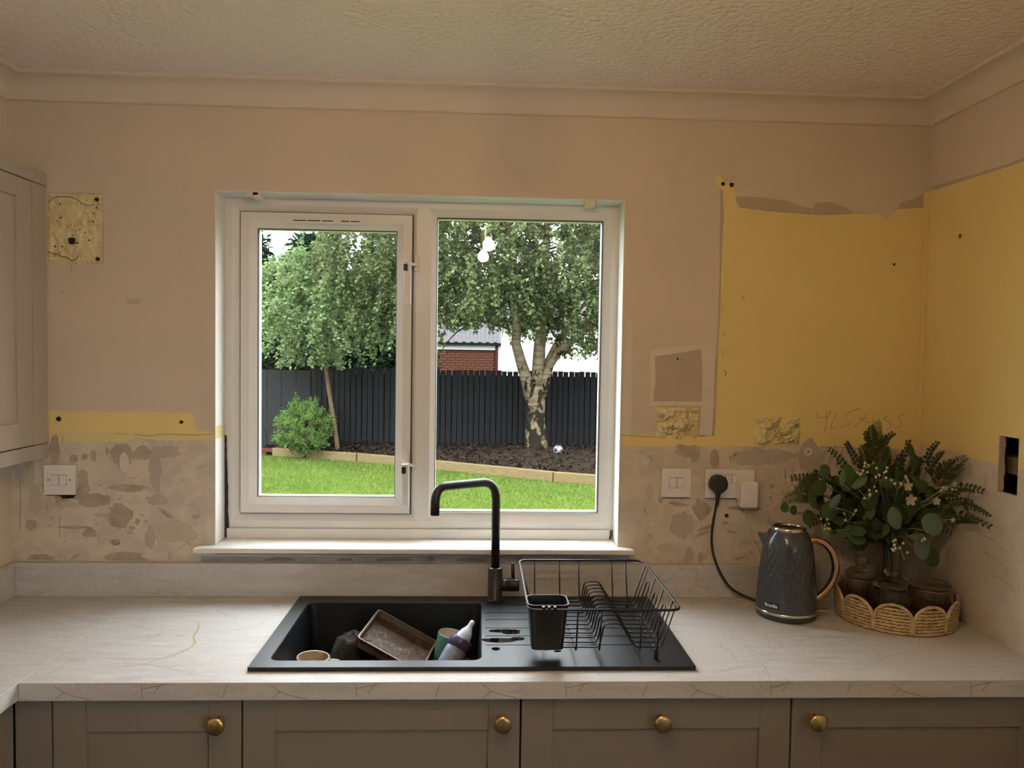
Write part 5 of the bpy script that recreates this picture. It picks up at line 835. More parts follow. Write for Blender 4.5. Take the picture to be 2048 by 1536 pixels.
def leafy(name, c, rough=0.6):
    t = NT(name); v = t.coords(); t.set(rough, 0, 0.3); n1 = t.noise(v, 30, 3); d = tuple(x * 0.7 for x in c[:3]) + (1,); t.col(t.ramp(n1, [(0.3, d), (0.7, c)])); return t.m
leafy('eucalyptus_dark', (0.066, 0.120, 0.044, 1)); leafy('eucalyptus_grey', (0.135, 0.200, 0.140, 1)); leafy('leaf_lime', (0.16, 0.20, 0.06, 1)); leafy('fern_green', (0.085, 0.115, 0.036, 1)); leafy('sprig_green', (0.075, 0.098, 0.048, 1)); leafy('filler_green', (0.022, 0.042, 0.014, 1))
plain('stem_brown', (0.13, 0.105, 0.060, 1), 0.7); plain('stem_pale', (0.32, 0.34, 0.22, 1), 0.6); plain('berry_cream', (0.62, 0.56, 0.38, 1), 0.4); plain('berry_lime', (0.42, 0.42, 0.14, 1), 0.4); plain('petal_cream', (0.46, 0.43, 0.33, 1), 0.6)
fw = thing('flower_arrangement', 'artificial eucalyptus, fern and white berry arrangement standing in the glass vase', 'flowers', (1.166, -0.122, 0.19)); FO = Vector(fw.location); NECK = Vector((1.166, -0.122, 0.20)); rf_ = random.Random(17)
# one leaf blade, unit length, gently cupped; copies share it
def blade(name, mat, asp=1.0):
    m = MB(); rows = 8; vs = []
    for i in range(rows + 1):
        f_ = i / rows; w_ = 0.5 * asp * math.sin(PI * min(1, f_ * 0.93 + 0.05)) ** 0.62 * (1 if f_ < 1 else 0.05)
        for s_ in (-1, -0.5, 0, 0.5, 1): vs.append((s_ * w_, 0.05 * s_ * s_ - 0.10 * f_ * f_, f_))
    m.add(vs, [(i * 5 + j, i * 5 + j + 1, (i + 1) * 5 + j + 1, (i + 1) * 5 + j) for i in range(rows) for j in range(4)], True)
    return m.build(name, mat, fw, fixn=False, raw=True)
proto = {}
def put_leaf(p, w_, h, ang, mat, yaw=None):
    """blade centred on p, facing roughly the room, turned by ang in the picture plane"""
    key = mat
    if key not in proto: proto[key] = blade('leaf', mat); o = proto[key]
    else: o = copy_part(proto[key], fw)
    R_ = Matrix.Rotation(rf_.uniform(-0.5, 0.5) if yaw is None else yaw, 4, 'Z') @ Matrix.Rotation(rf_.uniform(-0.55, 0.15), 4, 'X') @ Matrix.Rotation(math.radians(-ang), 4, 'Y')
    o.matrix_local = Matrix.Translation(Vector(p) - FO) @ R_ @ Matrix.Diagonal((w_, h, h, 1)) @ Matrix.Translation((0, 0, -0.5))
    return o
def stem_to(m, p, r=0.0011):
    p = Vector(p); mid = NECK.lerp(p, 0.55) + Vector((0, 0, 0.02)); m.tube(bezier(NECK + Vector((rf_.uniform(-0.015, 0.015), rf_.uniform(-0.015, 0.015), -0.03)), NECK + Vector((0, 0, 0.05)), mid, p, 8), r, 5)
for k, (p, w_, h, ang, mi) in enumerate(BIGLEAF):
    mat = ('eucalyptus_dark', 'eucalyptus_grey', 'leaf_lime')[mi]; put_leaf(p, w_ * 1.08, h * 1.15, ang, mat, 0.15)
    m = MB(); stem_to(m, Vector(p) + Vector((0, 0.004, -h * 0.4))); m.build('stem', 'stem_pale' if mi else 'stem_brown', fw, fixn=False)
for k in range(230):      # darker leaves filling the heart of the bunch
    while True:
        q = Vector((rf_.uniform(-1, 1), rf_.uniform(-1, 1), rf_.uniform(-1, 1)))
        if q.length < 1: break
    p = Vector((1.120 + 0.175 * q.x, -0.155 + 0.090 * q.y, 0.300 + 0.105 * q.z)); put_leaf(p, rf_.uniform(0.022, 0.040), rf_.uniform(0.035, 0.055), rf_.uniform(-120, 120), 'filler_green' if k % 3 else 'eucalyptus_dark', rf_.uniform(-1, 1))
def leaflets(m, path, kind, size):
    P = [Vector(p) for p in path]; n = len(P)
    for i in range(1, n):
        f_ = i / (n - 1); d = (P[i] - P[i - 1]).normalized(); side = d.cross(Vector((0.1, -1, 0.15))).normalized()
        L = size * ((1.5 - 1.1 * f_) if kind == 0 else (1.0 - 0.45 * f_))
        for s_ in (-1, 1):
            o_ = (side * s_ + d * 0.55 + Vector((0, rf_.uniform(-0.3, 0.3), rf_.uniform(-0.1, 0.1)))).normalized(); w_ = L * (0.11 if kind == 0 else 0.36); nrm = o_.cross(Vector((rf_.uniform(-0.3, 0.3), -1, 0.2))).normalized(); b = P[i]
            m.add([b, b + o_ * L * 0.35 + nrm * w_, b + o_ * L * 0.75 + nrm * w_ * 0.8, b + o_ * L, b + o_ * L * 0.75 - nrm * w_ * 0.8, b + o_ * L * 0.35 - nrm * w_], [(0, 1, 2, 3), (0, 3, 4, 5)])
for (tip, base, kind) in SPRIGS:
    tip, base = Vector(tip), Vector(base); L = (tip - base).length; n = 16 if kind == 0 else 7
    path = bezier(base, base.lerp(tip, 0.35) + Vector((0, 0, 0.01)), base.lerp(tip, 0.7) + Vector((rf_.uniform(-0.006, 0.006), 0, 0.006)), tip, n)
    m = MB(); leaflets(m, path, kind, min(0.026, L * 0.30) if kind == 0 else 0.019); m.build('fern_frond' if kind == 0 else 'leaf_sprig', 'fern_green' if kind == 0 else 'sprig_green', fw, fixn=False)
    m = MB(); m.tube(path, 0.0009, 5); stem_to(m, base, 0.0009); m.build('stem', 'stem_brown', fw, fixn=False)
for q, (p, n) in enumerate(BERRIES):
    p = Vector(p); m = MB(); s_ = MB()
    for k in range(n):
        c = p + (Vector((rf_.uniform(-0.020, 0.020), rf_.uniform(-0.010, 0.010), rf_.uniform(-0.016, 0.016))) if n > 1 else Vector()); r = 0.0034
        m.lathe([(r * math.cos(math.radians(a)), r * math.sin(math.radians(a))) for a in range(-90, 91, 30)], tuple(c), 10); s_.tube([tuple(c), tuple(p + Vector((0, 0.012, -0.022)))], 0.0005, 4)
    m.build('berry_cluster', 'berry_lime' if q in (7, 8) else 'berry_cream', fw, fixn=False); stem_to(s_, p + Vector((0, 0.012, -0.022)), 0.0008); s_.build('stem', 'stem_pale', fw, fixn=False)
for (p, r) in BLOOMS:
    p = Vector(p); m = MB()
    for k in range(5):
        a = 2 * PI * k / 5 + 0.3; d = Vector((math.cos(a), -0.35, math.sin(a))).normalized(); u = d.cross(Vector((0, -1, 0))).normalized(); r = r * 0.78 if k == 0 else r; w_ = r * 0.40
        m.add([p, p + d * r * 0.5 + u * w_, p + d * r * 1.05 + u * w_ * 0.6, p + d * r * 1.05 - u * w_ * 0.6, p + d * r * 0.5 - u * w_], [(0, 1, 2, 3, 4)])
    m.build('bloom', 'petal_cream', fw, fixn=False); s_ = MB(); stem_to(s_, p + Vector((0, 0.004, 0)), 0.0008); s_.build('stem', 'stem_pale', fw, fixn=False)
m = MB()
for k in range(9): a = 2 * PI * k / 9; m.tube([(1.166 + 0.018 * math.cos(a), -0.122 + 0.018 * math.sin(a), 0.020), (1.166 + 0.010 * math.cos(a + 0.6), -0.122 + 0.010 * math.sin(a + 0.6), 0.19)], 0.0016, 6)
m.build('stem_bunch', 'eucalyptus_dark', fw, fixn=False)
# ------------------------------------------------------------------ the garden outside
G = -1.19
rg = random.Random(11)
def leafmat(name, a, b, c, sc1=1.3, trans=0.35):
    t = NT(name); v = t.coords(); n1 = t.noise(v, sc1, 3); n2 = t.noise(v, 23, 2)
    colr = t.mix(t.ramp(n1, [(0.35, (0, 0, 0)), (0.65, (1, 1, 1))]), a, b); colr = t.mix(t.ramp(n2, [(0.5, (0, 0, 0)), (0.75, (1, 1, 1))]), colr, c)
    t.col(colr); t.set(0.55, 0, 0.02)
    tr = t.new('ShaderNodeBsdfTranslucent'); t.link(colr, tr.inputs[0]); mx = t.new('ShaderNodeMixShader'); mx.inputs[0].default_value = trans
    t.link(t.bsdf.outputs[0], mx.inputs[1]); t.link(tr.outputs[0], mx.inputs[2]); t.link(mx.outputs[0], t.out.inputs[0]); return t.m
leafmat('birch_leaf', (0.03935, 0.0566, 0.02272, 1), (0.07869, 0.101, 0.0386, 1), (0.1574, 0.1772, 0.09082, 1))
leafmat('young_leaf', (0.07426, 0.1161, 0.04791, 1), (0.1229, 0.1754, 0.0671, 1), (0.2285, 0.2785, 0.1534, 1))
leafmat('conifer_leaf', (0.004734, 0.01352, 0.007097, 1), (0.009464, 0.02366, 0.0115, 1), (0.01555, 0.0355, 0.01623, 1), 0.9, 0.15)
leafmat('shrub_leaf', (0.0507, 0.1001, 0.02535, 1), (0.08115, 0.1412, 0.03488, 1), (0.1353, 0.2001, 0.05706, 1), 4)
leafmat('grass_blade', (0.05894, 0.1023, 0.01732, 1), (0.09007, 0.1287, 0.02474, 1), (0.1455, 0.1584, 0.05361, 1), 0.9, 0.25)
t = NT('lawn_soil'); v = t.coords(); t.set(0.9, 0, 0.02)
t.col(t.mix(t.ramp(t.noise(v, 1.6, 4), [(0.35, (0, 0, 0)), (0.7, (1, 1, 1))]), (0.03415, 0.06234, 0.008313, 1), (0.05645, 0.08316, 0.01336, 1))); t.bump(t.noise(v, 60, 4), 0.6, 0.02)
t = NT('mulch'); v = t.coords(); t.set(0.95, 0, 0.02); t.col(t.ramp(t.noise(v, 18, 6, 0.7), [(0.3, (0.01058, 0.007406, 0.005292, 1)), (0.55, (0.02293, 0.01658, 0.01198, 1)), (0.75, (0.04584, 0.03527, 0.02647, 1))])); t.bump(t.noise(v, 30, 6, 0.7), 0.9, 0.04)
t = NT('fence_black'); v = t.coords((14, 14, 1.2)); t.set(0.7, 0, 0.02); t.col(t.ramp(t.noise(v, 6, 5, 0.7), [(0.3, (0.006591, 0.006846, 0.007101, 1)), (0.7, (0.01369, 0.0142, 0.01471, 1))])); t.bump(t.noise(v, 20, 4), 0.4, 0.004)
t = NT('fence_slate'); v = t.coords((10, 10, 1.0)); t.set(0.7, 0, 0.02); t.col(t.ramp(t.noise(v, 6, 5, 0.7), [(0.3, (0.01004, 0.01096, 0.01187, 1)), (0.7, (0.01917, 0.02053, 0.02191, 1))]))
t = NT('new_timber'); v = t.coords((2.5, 2.5, 16)); t.set(0.7, 0, 0.02); t.col(t.ramp(t.noise(v, 4, 5, 0.6), [(0.3, (0.08346, 0.06134, 0.02942, 1)), (0.7, (0.1226, 0.0933, 0.04662, 1))]))
t = NT('birch_bark'); v = t.coords((1, 1, 0.55)); t.set(0.8, 0, 0.02); n1 = t.noise(v, 7.5, 5, 0.65, 0.6); z_ = t.new('ShaderNodeSeparateXYZ'); t.link(t.coords(), z_.inputs[0])
low = t.math('MULTIPLY', t.math('SUBTRACT', 1.35, z_.outputs[2]), 0.115)      # old rough bark gathers near the foot
dark = t.ramp(t.math('ADD', n1, low), [(0.53, (0, 0, 0)), (0.57, (1, 1, 1))])
pale = t.ramp(t.noise(t.coords((1, 1, 6)), 5, 4), [(0.35, (0.06339, 0.04733, 0.0279, 1)), (0.65, (0.1318, 0.1066, 0.06976, 1))])
t.col(t.mix(dark, pale, (0.01285, 0.01014, 0.007097, 1))); t.bump(n1, 0.6, 0.03)
plain('twig_bark', (0.03986, 0.02914, 0.01839, 1), 0.85, 0.0, 0.02, vary=0.3, vscale=9); plain('young_bark', (0.07356, 0.05216, 0.03067, 1), 0.8, 0.0, 0.02, vary=0.2, vscale=6)
plain('brick_red', (0.05216, 0.02107, 0.01459, 1), 0.85, 0.0, 0.02, vary=0.25, vscale=3.3); plain('mortar', (0.05216, 0.03682, 0.03067, 1), 0.9, 0.0, 0.02); plain('roof_tile', (0.05061, 0.04833, 0.05061, 1), 0.8, 0.0, 0.02, vary=0.2, vscale=3)
plain('fascia_white', (0.2578, 0.2578, 0.2578, 1), 0.5, 0.0, 0.02); plain('render_white', (0.2608, 0.2555, 0.2379, 1), 0.9, 0.0, 0.02); plain('gutter_dark', (0.006134, 0.006134, 0.006134, 1), 0.5, 0.0, 0.02); plain('ball_white', (0.1547, 0.1547, 0.162, 1), 0.4, 0.0, 0.02); plain('pipe_maroon', (0.02147, 0.006134, 0.006749, 1), 0.5, 0.0, 0.02); plain('ball_dark', (0.0015, 0.0015, 0.0018, 1), 0.5, 0.0, 0.05); plain('dark_glass', (0.0092, 0.01074, 0.01227, 1), 0.15)

lawn = MB().add([(-40, 0.18, G), (40, 0.18, G), (40, 60, G), (-40, 60, G)], [(0, 1, 2, 3)]).build('ground', 'lawn_soil', None, fixn=False); lawn['kind'] = 'structure'; lawn['label'] = 'green back lawn outside the window'
# edging line (front faces) from left to right
EDGE = [(-4.7, 12.02), (-3.68, 11.66), (-2.07, 11.02), (-0.69, 10.22), (1.12, 9.12), (2.9, 8.30), (9.0, 5.6)]
def edge_y(x):
    for (a, b), (c, d) in zip(EDGE, EDGE[1:]):
        if a <= x <= c: return b + (d - b) * (x - a) / (c - a)
    return EDGE[-1][1] if x > 0 else EDGE[0][1]
m = MB(); rn = random.Random(3)
vs = []; fs = []
for k in range(230000):
    y = 1.2 + (12.0 - 1.2) * rn.random(); x = rn.uniform(-7.5, 5.0)
    if y > (edge_y(x) if x > -4.2 else 11.75) - 0.04: continue
    h = rn.uniform(0.02, 0.05); a = rn.uniform(0, 6.28); w_ = 0.0065; lx, ly = rn.gauss(0, 0.014), rn.gauss(0, 0.014); b = len(vs)
    vs += [(x - w_ * math.cos(a), y - w_ * math.sin(a), G), (x + w_ * math.cos(a), y + w_ * math.sin(a), G), (x + lx, y + ly, G + h)]; fs.append((b, b + 1, b + 2))
m.add(vs, fs); g = m.build('lawn_grass', 'grass_blade', None, fixn=False); tag(g, 'short green grass of the lawn outside the window', 'grass', kind='stuff')
# raised bed
m = MB(); NX, NY = 200, 26; vs = []
for i in range(NX + 1):
    x = -5.2 + 14.0 * i / NX; y0, y1 = edge_y(x) + 0.06, 12.3
    for j in range(NY + 1):
        f_ = j / NY; y = y0 + (y1 - y0) * f_; z = G + 0.115 + 0.10 * math.sin(min(1, f_ * 1.6) * PI / 2) + 0.035 * noise.noise(Vector((x * 3, y * 3, 0))) + 0.025 * noise.noise(Vector((x * 9, y * 9, 2)))
        z += 0.10 * math.exp(-((x - 1.0) ** 2 + (y - 10.9) ** 2) / 0.35); vs.append((x, y, z))
m.add(vs, [(i * (NY + 1) + j, (i + 1) * (NY + 1) + j, (i + 1) * (NY + 1) + j + 1, i * (NY + 1) + j + 1) for i in range(NX) for j in range(NY)], True)
bed = m.build('planting_bed', 'mulch', None, fixn=False); bed['kind'] = 'structure'; bed['label'] = 'dark bark-mulched bed between the timber edging and the fence'
def bed_z(x, y):
    y0 = edge_y(x) + 0.06; f_ = max(0, (y - y0) / (12.3 - y0))
    return G + 0.115 + 0.10 * math.sin(min(1, f_ * 1.6) * PI / 2) + 0.10 * math.exp(-((x - 1.0) ** 2 + (y - 10.9) ** 2) / 0.35)
m = MB(); vs = []; fs = []
for k in range(4200):
    x = rn.uniform(-4.2, 2.6); y = edge_y(x) + 0.08 + (11.75 - edge_y(x)) * rn.random() ** 1.3; z = bed_z(x, y) + rn.uniform(-0.01, 0.05); a, e = rn.uniform(0, 6.28), rn.uniform(-0.5, 0.9); L = rn.uniform(0.02, 0.07); w_ = rn.uniform(0.005, 0.014)
    d = Vector((math.cos(a) * math.cos(e), math.sin(a) * math.cos(e), math.sin(e))) * L; n_ = Vector((-math.sin(a), math.cos(a), 0.3)) * w_; c = Vector((x, y, z)); b = len(vs)
    vs += [c - d - n_, c + d - n_, c + d + n_, c - d + n_]; fs.append((b, b + 1, b + 2, b + 3))
m.add(vs, fs); o = m.build('bark_chips', 'mulch', None, fixn=False); tag(o, 'loose bark chips and twigs scattered over the bed', 'bark chips', kind='stuff')
# timber sleepers
SL = [((-3.68, 11.66), (-2.09, 11.028), 'pale new timber edging sleeper beside the round shrub'), ((-2.07, 11.02), (-0.71, 10.23), 'pale timber edging sleeper behind the window mullion'),
      ((-0.69, 10.20), (1.11, 9.105), 'long pale timber edging sleeper in front of the birch'), ((1.125, 9.095), (6.4, 6.72), 'rightmost pale timber edging sleeper, cut off by the frame')]
for (a, b, lab) in SL:
    A, B = Vector((*a, 0)), Vector((*b, 0)); d = (B - A).normalized(); n_ = Vector((-d.y, d.x, 0)) * 0.10; hh = 0.15
    m = MB(); P = [A, B, B + n_, A + n_]; m.add([(p.x, p.y, G) for p in P] + [(p.x, p.y, G + hh) for p in P], [(0, 1, 2, 3), (4, 5, 6, 7), (0, 1, 5, 4), (1, 2, 6, 5), (2, 3, 7, 6), (3, 0, 4, 7)])
    tag(m.build('timber_sleeper', 'new_timber', bevel=0.008), lab, 'sleeper', 'timber edging sleepers of the planting bed')
bk = thing('brick_edging', 'short red brick edging at the left end of the timber sleepers', 'edging', (-3.95, 11.78, G))
for r_ in range(2):
    for q in range(3): MB().box(-4.36 + 0.225 * q + 0.11 * (r_ % 2) - 0.1, -4.15 + 0.225 * q + 0.11 * (r_ % 2) - 0.1, 11.70 + 0.06 * (2 - q) * 0.5, 11.80 + 0.06 * (2 - q) * 0.5, G + 0.07 * r_, G + 0.065 + 0.07 * r_).build('brick', 'brick_red', bk)
# fence
fn = thing('garden_fence', 'black-stained close-board garden fence behind the trees', 'fence', (-0.5, 11.85, G))
x = -2.98; first = None; k = 0
while x < 9.0:
    if first is None:
        first = MB().add([(-0.043, -0.006, 0), (0.043, -0.016, 0), (0.043, -0.002, 0), (-0.043, 0.008, 0), (-0.043, -0.006, 1.5), (0.043, -0.016, 1.5), (0.043, -0.002, 1.5), (-0.043, 0.008, 1.5)], [(0, 1, 2, 3), (4, 5, 6, 7), (0, 1, 5, 4), (1, 2, 6, 5), (2, 3, 7, 6), (3, 0, 4, 7)]).build('board', 'fence_black', fn, raw=True); o = first
    else: o = copy_part(first, fn)
    o.location = (x + 0.5, -0.045 + rg.uniform(-0.004, 0.004), 0.05 + rg.uniform(-0.012, 0.012)); o.rotation_euler = (0, rg.uniform(-0.006, 0.006), rg.uniform(-0.02, 0.02)); o.scale = (1, 1, 1.02)
    x += 0.1015; k += 1
MB().box(-3.02, 9.0, 11.845, 11.852, G + 0.04, 0.30).build('shade_backing', 'fence_black', fn)  # panel added behind the boards so the gaps between them fall dark
for x in [-3.16 - 0.26 * k for k in range(34)]:
    MB().box(x - 0.126, x + 0.126, 11.79, 11.81, G + 0.04, 0.35 + rg.uniform(-0.01, 0.01)).build('wide_board', 'fence_slate', fn)
for x in (-11.4, -9.3, -7.2, -5.1, -3.03, -0.9, 1.3, 3.4, 5.5, 7.6): MB().box(x - 0.05, x + 0.05, 11.855, 11.95, G, 0.36).build('post', 'fence_black', fn)
for z in (-0.9, 0.1): MB().box(-12.0, 9.0, 11.855, 11.88, z, z + 0.08).build('rail', 'fence_black', fn)

# ---- trees
def leaves(m, pts, size, asp, rnd, droop=0.0):
    vs, fs = [], []
    for p in pts:
        L = size * rnd.uniform(0.7, 1.25); w_ = L * asp
        d = Vector((rnd.gauss(0, 1), rnd.gauss(0, 1), rnd.gauss(0, 0.7) - droop)).normalized(); n_ = d.cross(Vector((rnd.gauss(0, 1), rnd.gauss(0, 1), rnd.gauss(0, 1)))).normalized(); q = d.cross(n_) * L * 0.10
        b = len(vs); vs += [p, p + d * L * 0.45 - n_ * w_ / 2 + q, p + d * L, p + d * L * 0.45 + n_ * w_ / 2 + q]; fs += [(b, b + 1, b + 2), (b, b + 2, b + 3)]
    m.add(vs, fs); return m
def spray(rnd, c, L, n, spread, down=1.0):
    """leaf positions along a hanging twig"""
    a = rnd.uniform(0, 6.28); out = []; sx, sy = math.cos(a) * spread, math.sin(a) * spread
    for k in range(n):
        f_ = rnd.random(); out.append(c + Vector((sx * f_ + rnd.gauss(0, 0.02), sy * f_ + rnd.gauss(0, 0.02), -down * L * f_ * f_ + rnd.gauss(0, 0.05))))
    return out
def ellipsoid(rnd, c, r, shell=0.35):
    while True:
        p = Vector((rnd.uniform(-1, 1), rnd.uniform(-1, 1), rnd.uniform(-1, 1)))
        if shell < p.length < 1: return Vector((c[0] + p.x * r[0], c[1] + p.y * r[1], c[2] + p.z * r[2]))
rt = random.Random(21)
bt = thing('birch_tree', 'big multi-stemmed silver birch filling the right window pane', 'tree', (1.0, 10.9, G))
m = MB()
m.tube([(1.0, 10.9, G - 0.05), (1.0, 10.9, -1.0), (0.99, 10.9, -0.75), (0.975, 10.9, -0.34), (0.975, 10.9, -0.05), (0.985, 10.9, 0.12), (0.99, 10.9, 0.22)], [0.30, 0.225, 0.185, 0.162, 0.166, 0.13, 0.05], 20)
m.tube([(0.93, 10.9, -0.12), (0.83, 10.88, 0.22), (0.71, 10.86, 0.58), (0.62, 10.84, 0.88), (0.63, 10.84, 1.2), (0.52, 10.80, 1.96), (0.45, 10.8, 3.2), (0.30, 10.7, 4.6)], [0.13, 0.105, 0.088, 0.080, 0.074, 0.058, 0.04, 0.02], 14)
m.tube([(1.02, 10.92, 0.0), (1.02, 10.93, 0.4), (1.03, 10.95, 0.8), (1.08, 10.98, 1.3), (1.12, 11.0, 2.5), (1.15, 11.0, 3.6), (1.1, 11.0, 5.2)], [0.13, 0.115, 0.10, 0.09, 0.065, 0.045, 0.02], 14)
m.tube([(1.03, 10.88, -0.10), (1.13, 10.84, 0.24), (1.20, 10.80, 0.52), (1.38, 10.74, 0.80), (1.63, 10.66, 0.98), (2.0, 10.55, 1.32), (2.6, 10.4, 2.1)], [0.10, 0.080, 0.068, 0.060, 0.054, 0.045, 0.02], 12)
m.tube([(1.10, 10.95, 0.45), (1.30, 11.0, 0.86), (1.55, 11.1, 1.20), (2.1, 11.3, 2.0)], [0.05, 0.042, 0.036, 0.02], 10)
m.build('trunk', 'birch_bark', bt)
m = MB()
for k in range(46):
    s_ = Vector((rt.choice((0.45, 0.6, 1.1, 1.12, 1.9)) + rt.gauss(0, 0.1), 10.9 + rt.gauss(0, 0.15), rt.uniform(1.1, 3.8))); a = rt.uniform(0, 6.28); L = rt.uniform(0.9, 2.3)
    e = s_ + Vector((math.cos(a) * L, math.sin(a) * L * 0.7, rt.uniform(-0.1, 1.0))); h = e + Vector((math.cos(a) * 0.3, math.sin(a) * 0.2, -rt.uniform(0.3, 0.9)))
    m.tube(bezier(s_, s_.lerp(e, 0.5) + Vector((0, 0, 0.4)), e, h, 7), [0.022, 0.019, 0.016, 0.014, 0.012, 0.009, 0.006, 0.004], 5)
m.build('branches', 'twig_bark', bt, fixn=False)
pts = []
for k in range(800):
    c = ellipsoid(rt, (0.75, 10.85, 2.85), (3.5, 1.9, 2.1), 0.15)
    lim = 0.70 + (0.50 if -0.75 < c.x < 0.4 else 0) + 0.25 * noise.noise(Vector((c.x * 1.1, 0, 3))) + (0.28 if 0.35 < c.x < 1.35 else 0)
    L = rt.uniform(0.5, 1.3); q = spray(rt, c, L, rt.randint(75, 130), 0.45)
    pts += [p for p in q if p.z > lim + rt.uniform(-0.12, 0.12) and not (p.z < 1.25 and 0.3 < p.x < 1.45 and p.y < 10.9 and rt.random() < 0.8)]
leaves(MB(), pts, 0.080, 0.66, rt, 0.5).build('foliage', 'birch_leaf', bt, fixn=False)['kind'] = 'stuff'
st = thing('young_tree', 'slender pale-barked young tree leaning above the round shrub', 'tree', (-2.47, 11.4, G))
MB().tube([(-2.46, 11.4, G), (-2.48, 11.4, -0.95), (-2.54, 11.4, -0.51), (-2.63, 11.4, 0.02), (-2.68, 11.4, 0.37), (-2.79, 11.4, 1.5), (-2.85, 11.4, 2.5)], [0.055, 0.045, 0.041, 0.037, 0.033, 0.024, 0.01], 10).build('trunk', 'young_bark', st)
pts = []
for k in range(230):
    c = ellipsoid(rt, (-2.86, 11.3, 1.62), (1.02, 0.9, 1.12), 0.2)
    pts += [p for p in spray(rt, c, 0.45, rt.randint(55, 95), 0.32) if p.z > 0.42 + 0.15 * noise.noise(Vector((p.x * 2, 0, 0)))]
leaves(MB(), pts, 0.075, 0.6, rt, 0.2).build('foliage', 'young_leaf', st, fixn=False)['kind'] = 'stuff'
m = MB()
for k in range(16):
    s_ = Vector((-2.76, 11.4, rt.uniform(0.5, 2.2))); a = rt.uniform(0, 6.28); m.tube([s_, s_ + Vector((math.cos(a) * 0.4, math.sin(a) * 0.4, 0.25)), s_ + Vector((math.cos(a) * 0.8, math.sin(a) * 0.8, 0.35))], [0.012, 0.009, 0.004], 5)
m.build('branches', 'young_bark', st, fixn=False)
sh = thing('round_shrub', 'bright green bushy conifer shrub in front of the fence', 'shrub', (-3.03, 11.3, G))
MB().tube([(-3.03, 11.3, G), (-3.03, 11.3, -0.6), (-3.03, 11.3, -0.2)], [0.03, 0.025, 0.01], 8).build('stem', 'twig_bark', sh)
pts = []
for k in range(210):
    c = ellipsoid(rt, (-3.03, 11.3, -0.62), (0.40, 0.40, 0.38), 0.55)
    if c.z > -0.55: c.x += (-3.03 - c.x) * 0.35 * (c.z + 0.55) / 0.4
    out = (c - Vector((-3.03, 11.3, -0.72))).normalized(); L = rt.uniform(0.10, 0.22)
    for q in range(42):
        f_ = rt.random(); pts.append(c + out * L * f_ + Vector((rt.gauss(0, 0.022), rt.gauss(0, 0.022), rt.gauss(0, 0.022))))
leaves(MB(), pts, 0.055, 0.35, rt, -0.5).build('foliage', 'shrub_leaf', sh, fixn=False)['kind'] = 'stuff'
def conifer(x, y, h, r, n, lab, seed):
    rd = random.Random(seed); c_ = thing('conifer', lab, 'tree', (x, y, G), 'dark conifers behind the fence')
    MB().tube([(x, y, G), (x, y, G + h * 0.6), (x, y, G + h)], [0.14, 0.09, 0.02], 8).build('trunk', 'twig_bark', c_)
    pts = []
    for k in range(n):
        f_ = rd.random(); zz = G + 0.5 + (h - 0.5) * f_; rr = r * (1 - f_ ** 2.2) * rd.uniform(0.55, 1.05) + 0.1; a = rd.uniform(0, 6.28); c = Vector((x + rr * math.cos(a), y + rr * math.sin(a), zz)); o_ = Vector((math.cos(a), math.sin(a), -0.25))
        for q in range(13): pts.append(c + o_ * rd.uniform(-0.15, 0.2) + Vector((rd.gauss(0, 0.07), rd.gauss(0, 0.07), rd.gauss(0, 0.035))))
    leaves(MB(), pts, 0.20, 0.34, rd, 0.25).build('foliage', 'conifer_leaf', c_, fixn=False)['kind'] = 'stuff'
conifer(-5.3, 14.6, 4.75, 1.35, 1700, 'dark conifer behind the fence at the far left of the window', 1); conifer(-3.7, 14.9, 4.35, 1.3, 1700, 'dark conifer behind the fence, straight behind the young tree', 2)
conifer(-2.35, 15.1, 3.95, 1.2, 1500, 'dark conifer behind the fence, right of the young tree trunk', 3)
def round_tree(x, y, zc, rx, rz, n, lab, seed, mat='birch_leaf'):
    rd = random.Random(seed); c_ = thing('background_tree', lab, 'tree', (x, y, G), 'leafy trees beyond the fence')
    MB().tube([(x, y, G), (x + 0.1, y, zc), (x, y, zc + rz * 0.7)], [0.18, 0.12, 0.03], 8).build('trunk', 'twig_bark', c_); pts = []
    for k in range(n): pts += spray(rd, ellipsoid(rd, (x, y, zc), (rx, rx, rz), 0.4), 0.7, 40, 0.5)
    leaves(MB(), pts, 0.13, 0.6, rd, 0.3).build('foliage', mat, c_, fixn=False)['kind'] = 'stuff'
round_tree(5.3, 18.5, 4.0, 2.3, 2.6, 330, 'leafy tree beyond the fence at the right edge of the window', 8); round_tree(-1.9, 26.6, 3.3, 1.9, 1.7, 230, 'leafy tree rising above the brick garage roof', 9)
# football
fb = thing('football', 'white football with dark patches at the foot of the birch', 'ball', (1.33, 10.45, bed_z(1.33, 10.45) + 0.07))
o = MB().lathe([(0.080 * math.cos(math.radians(a)), 0.080 * math.sin(math.radians(a))) for a in range(-90, 91, 10)], tuple(fb.location), 24).build('ball_skin', 'ball_white', fb)
for d in ((-0.62, -0.75, 0.05), (0.70, -0.70, -0.15), (0, -0.3, 0.95), (0.1, -0.75, -0.7), (0.9, 0.3, 0.4), (-0.5, 0.7, 0.5)):
    d = Vector(d).normalized(); u = d.orthogonal().normalized(); w_ = d.cross(u); c = Vector(fb.location)
    MB().add([c + (d * 0.074 + (u * math.cos(a * 2 * PI / 5) + w_ * math.sin(a * 2 * PI / 5)) * 0.046).normalized() * 0.0830 for a in range(5)] + [c + d * 0.0845], [(i, (i + 1) % 5, 5) for i in range(5)]).build('dark_patch', 'ball_dark', fb, fixn=False)
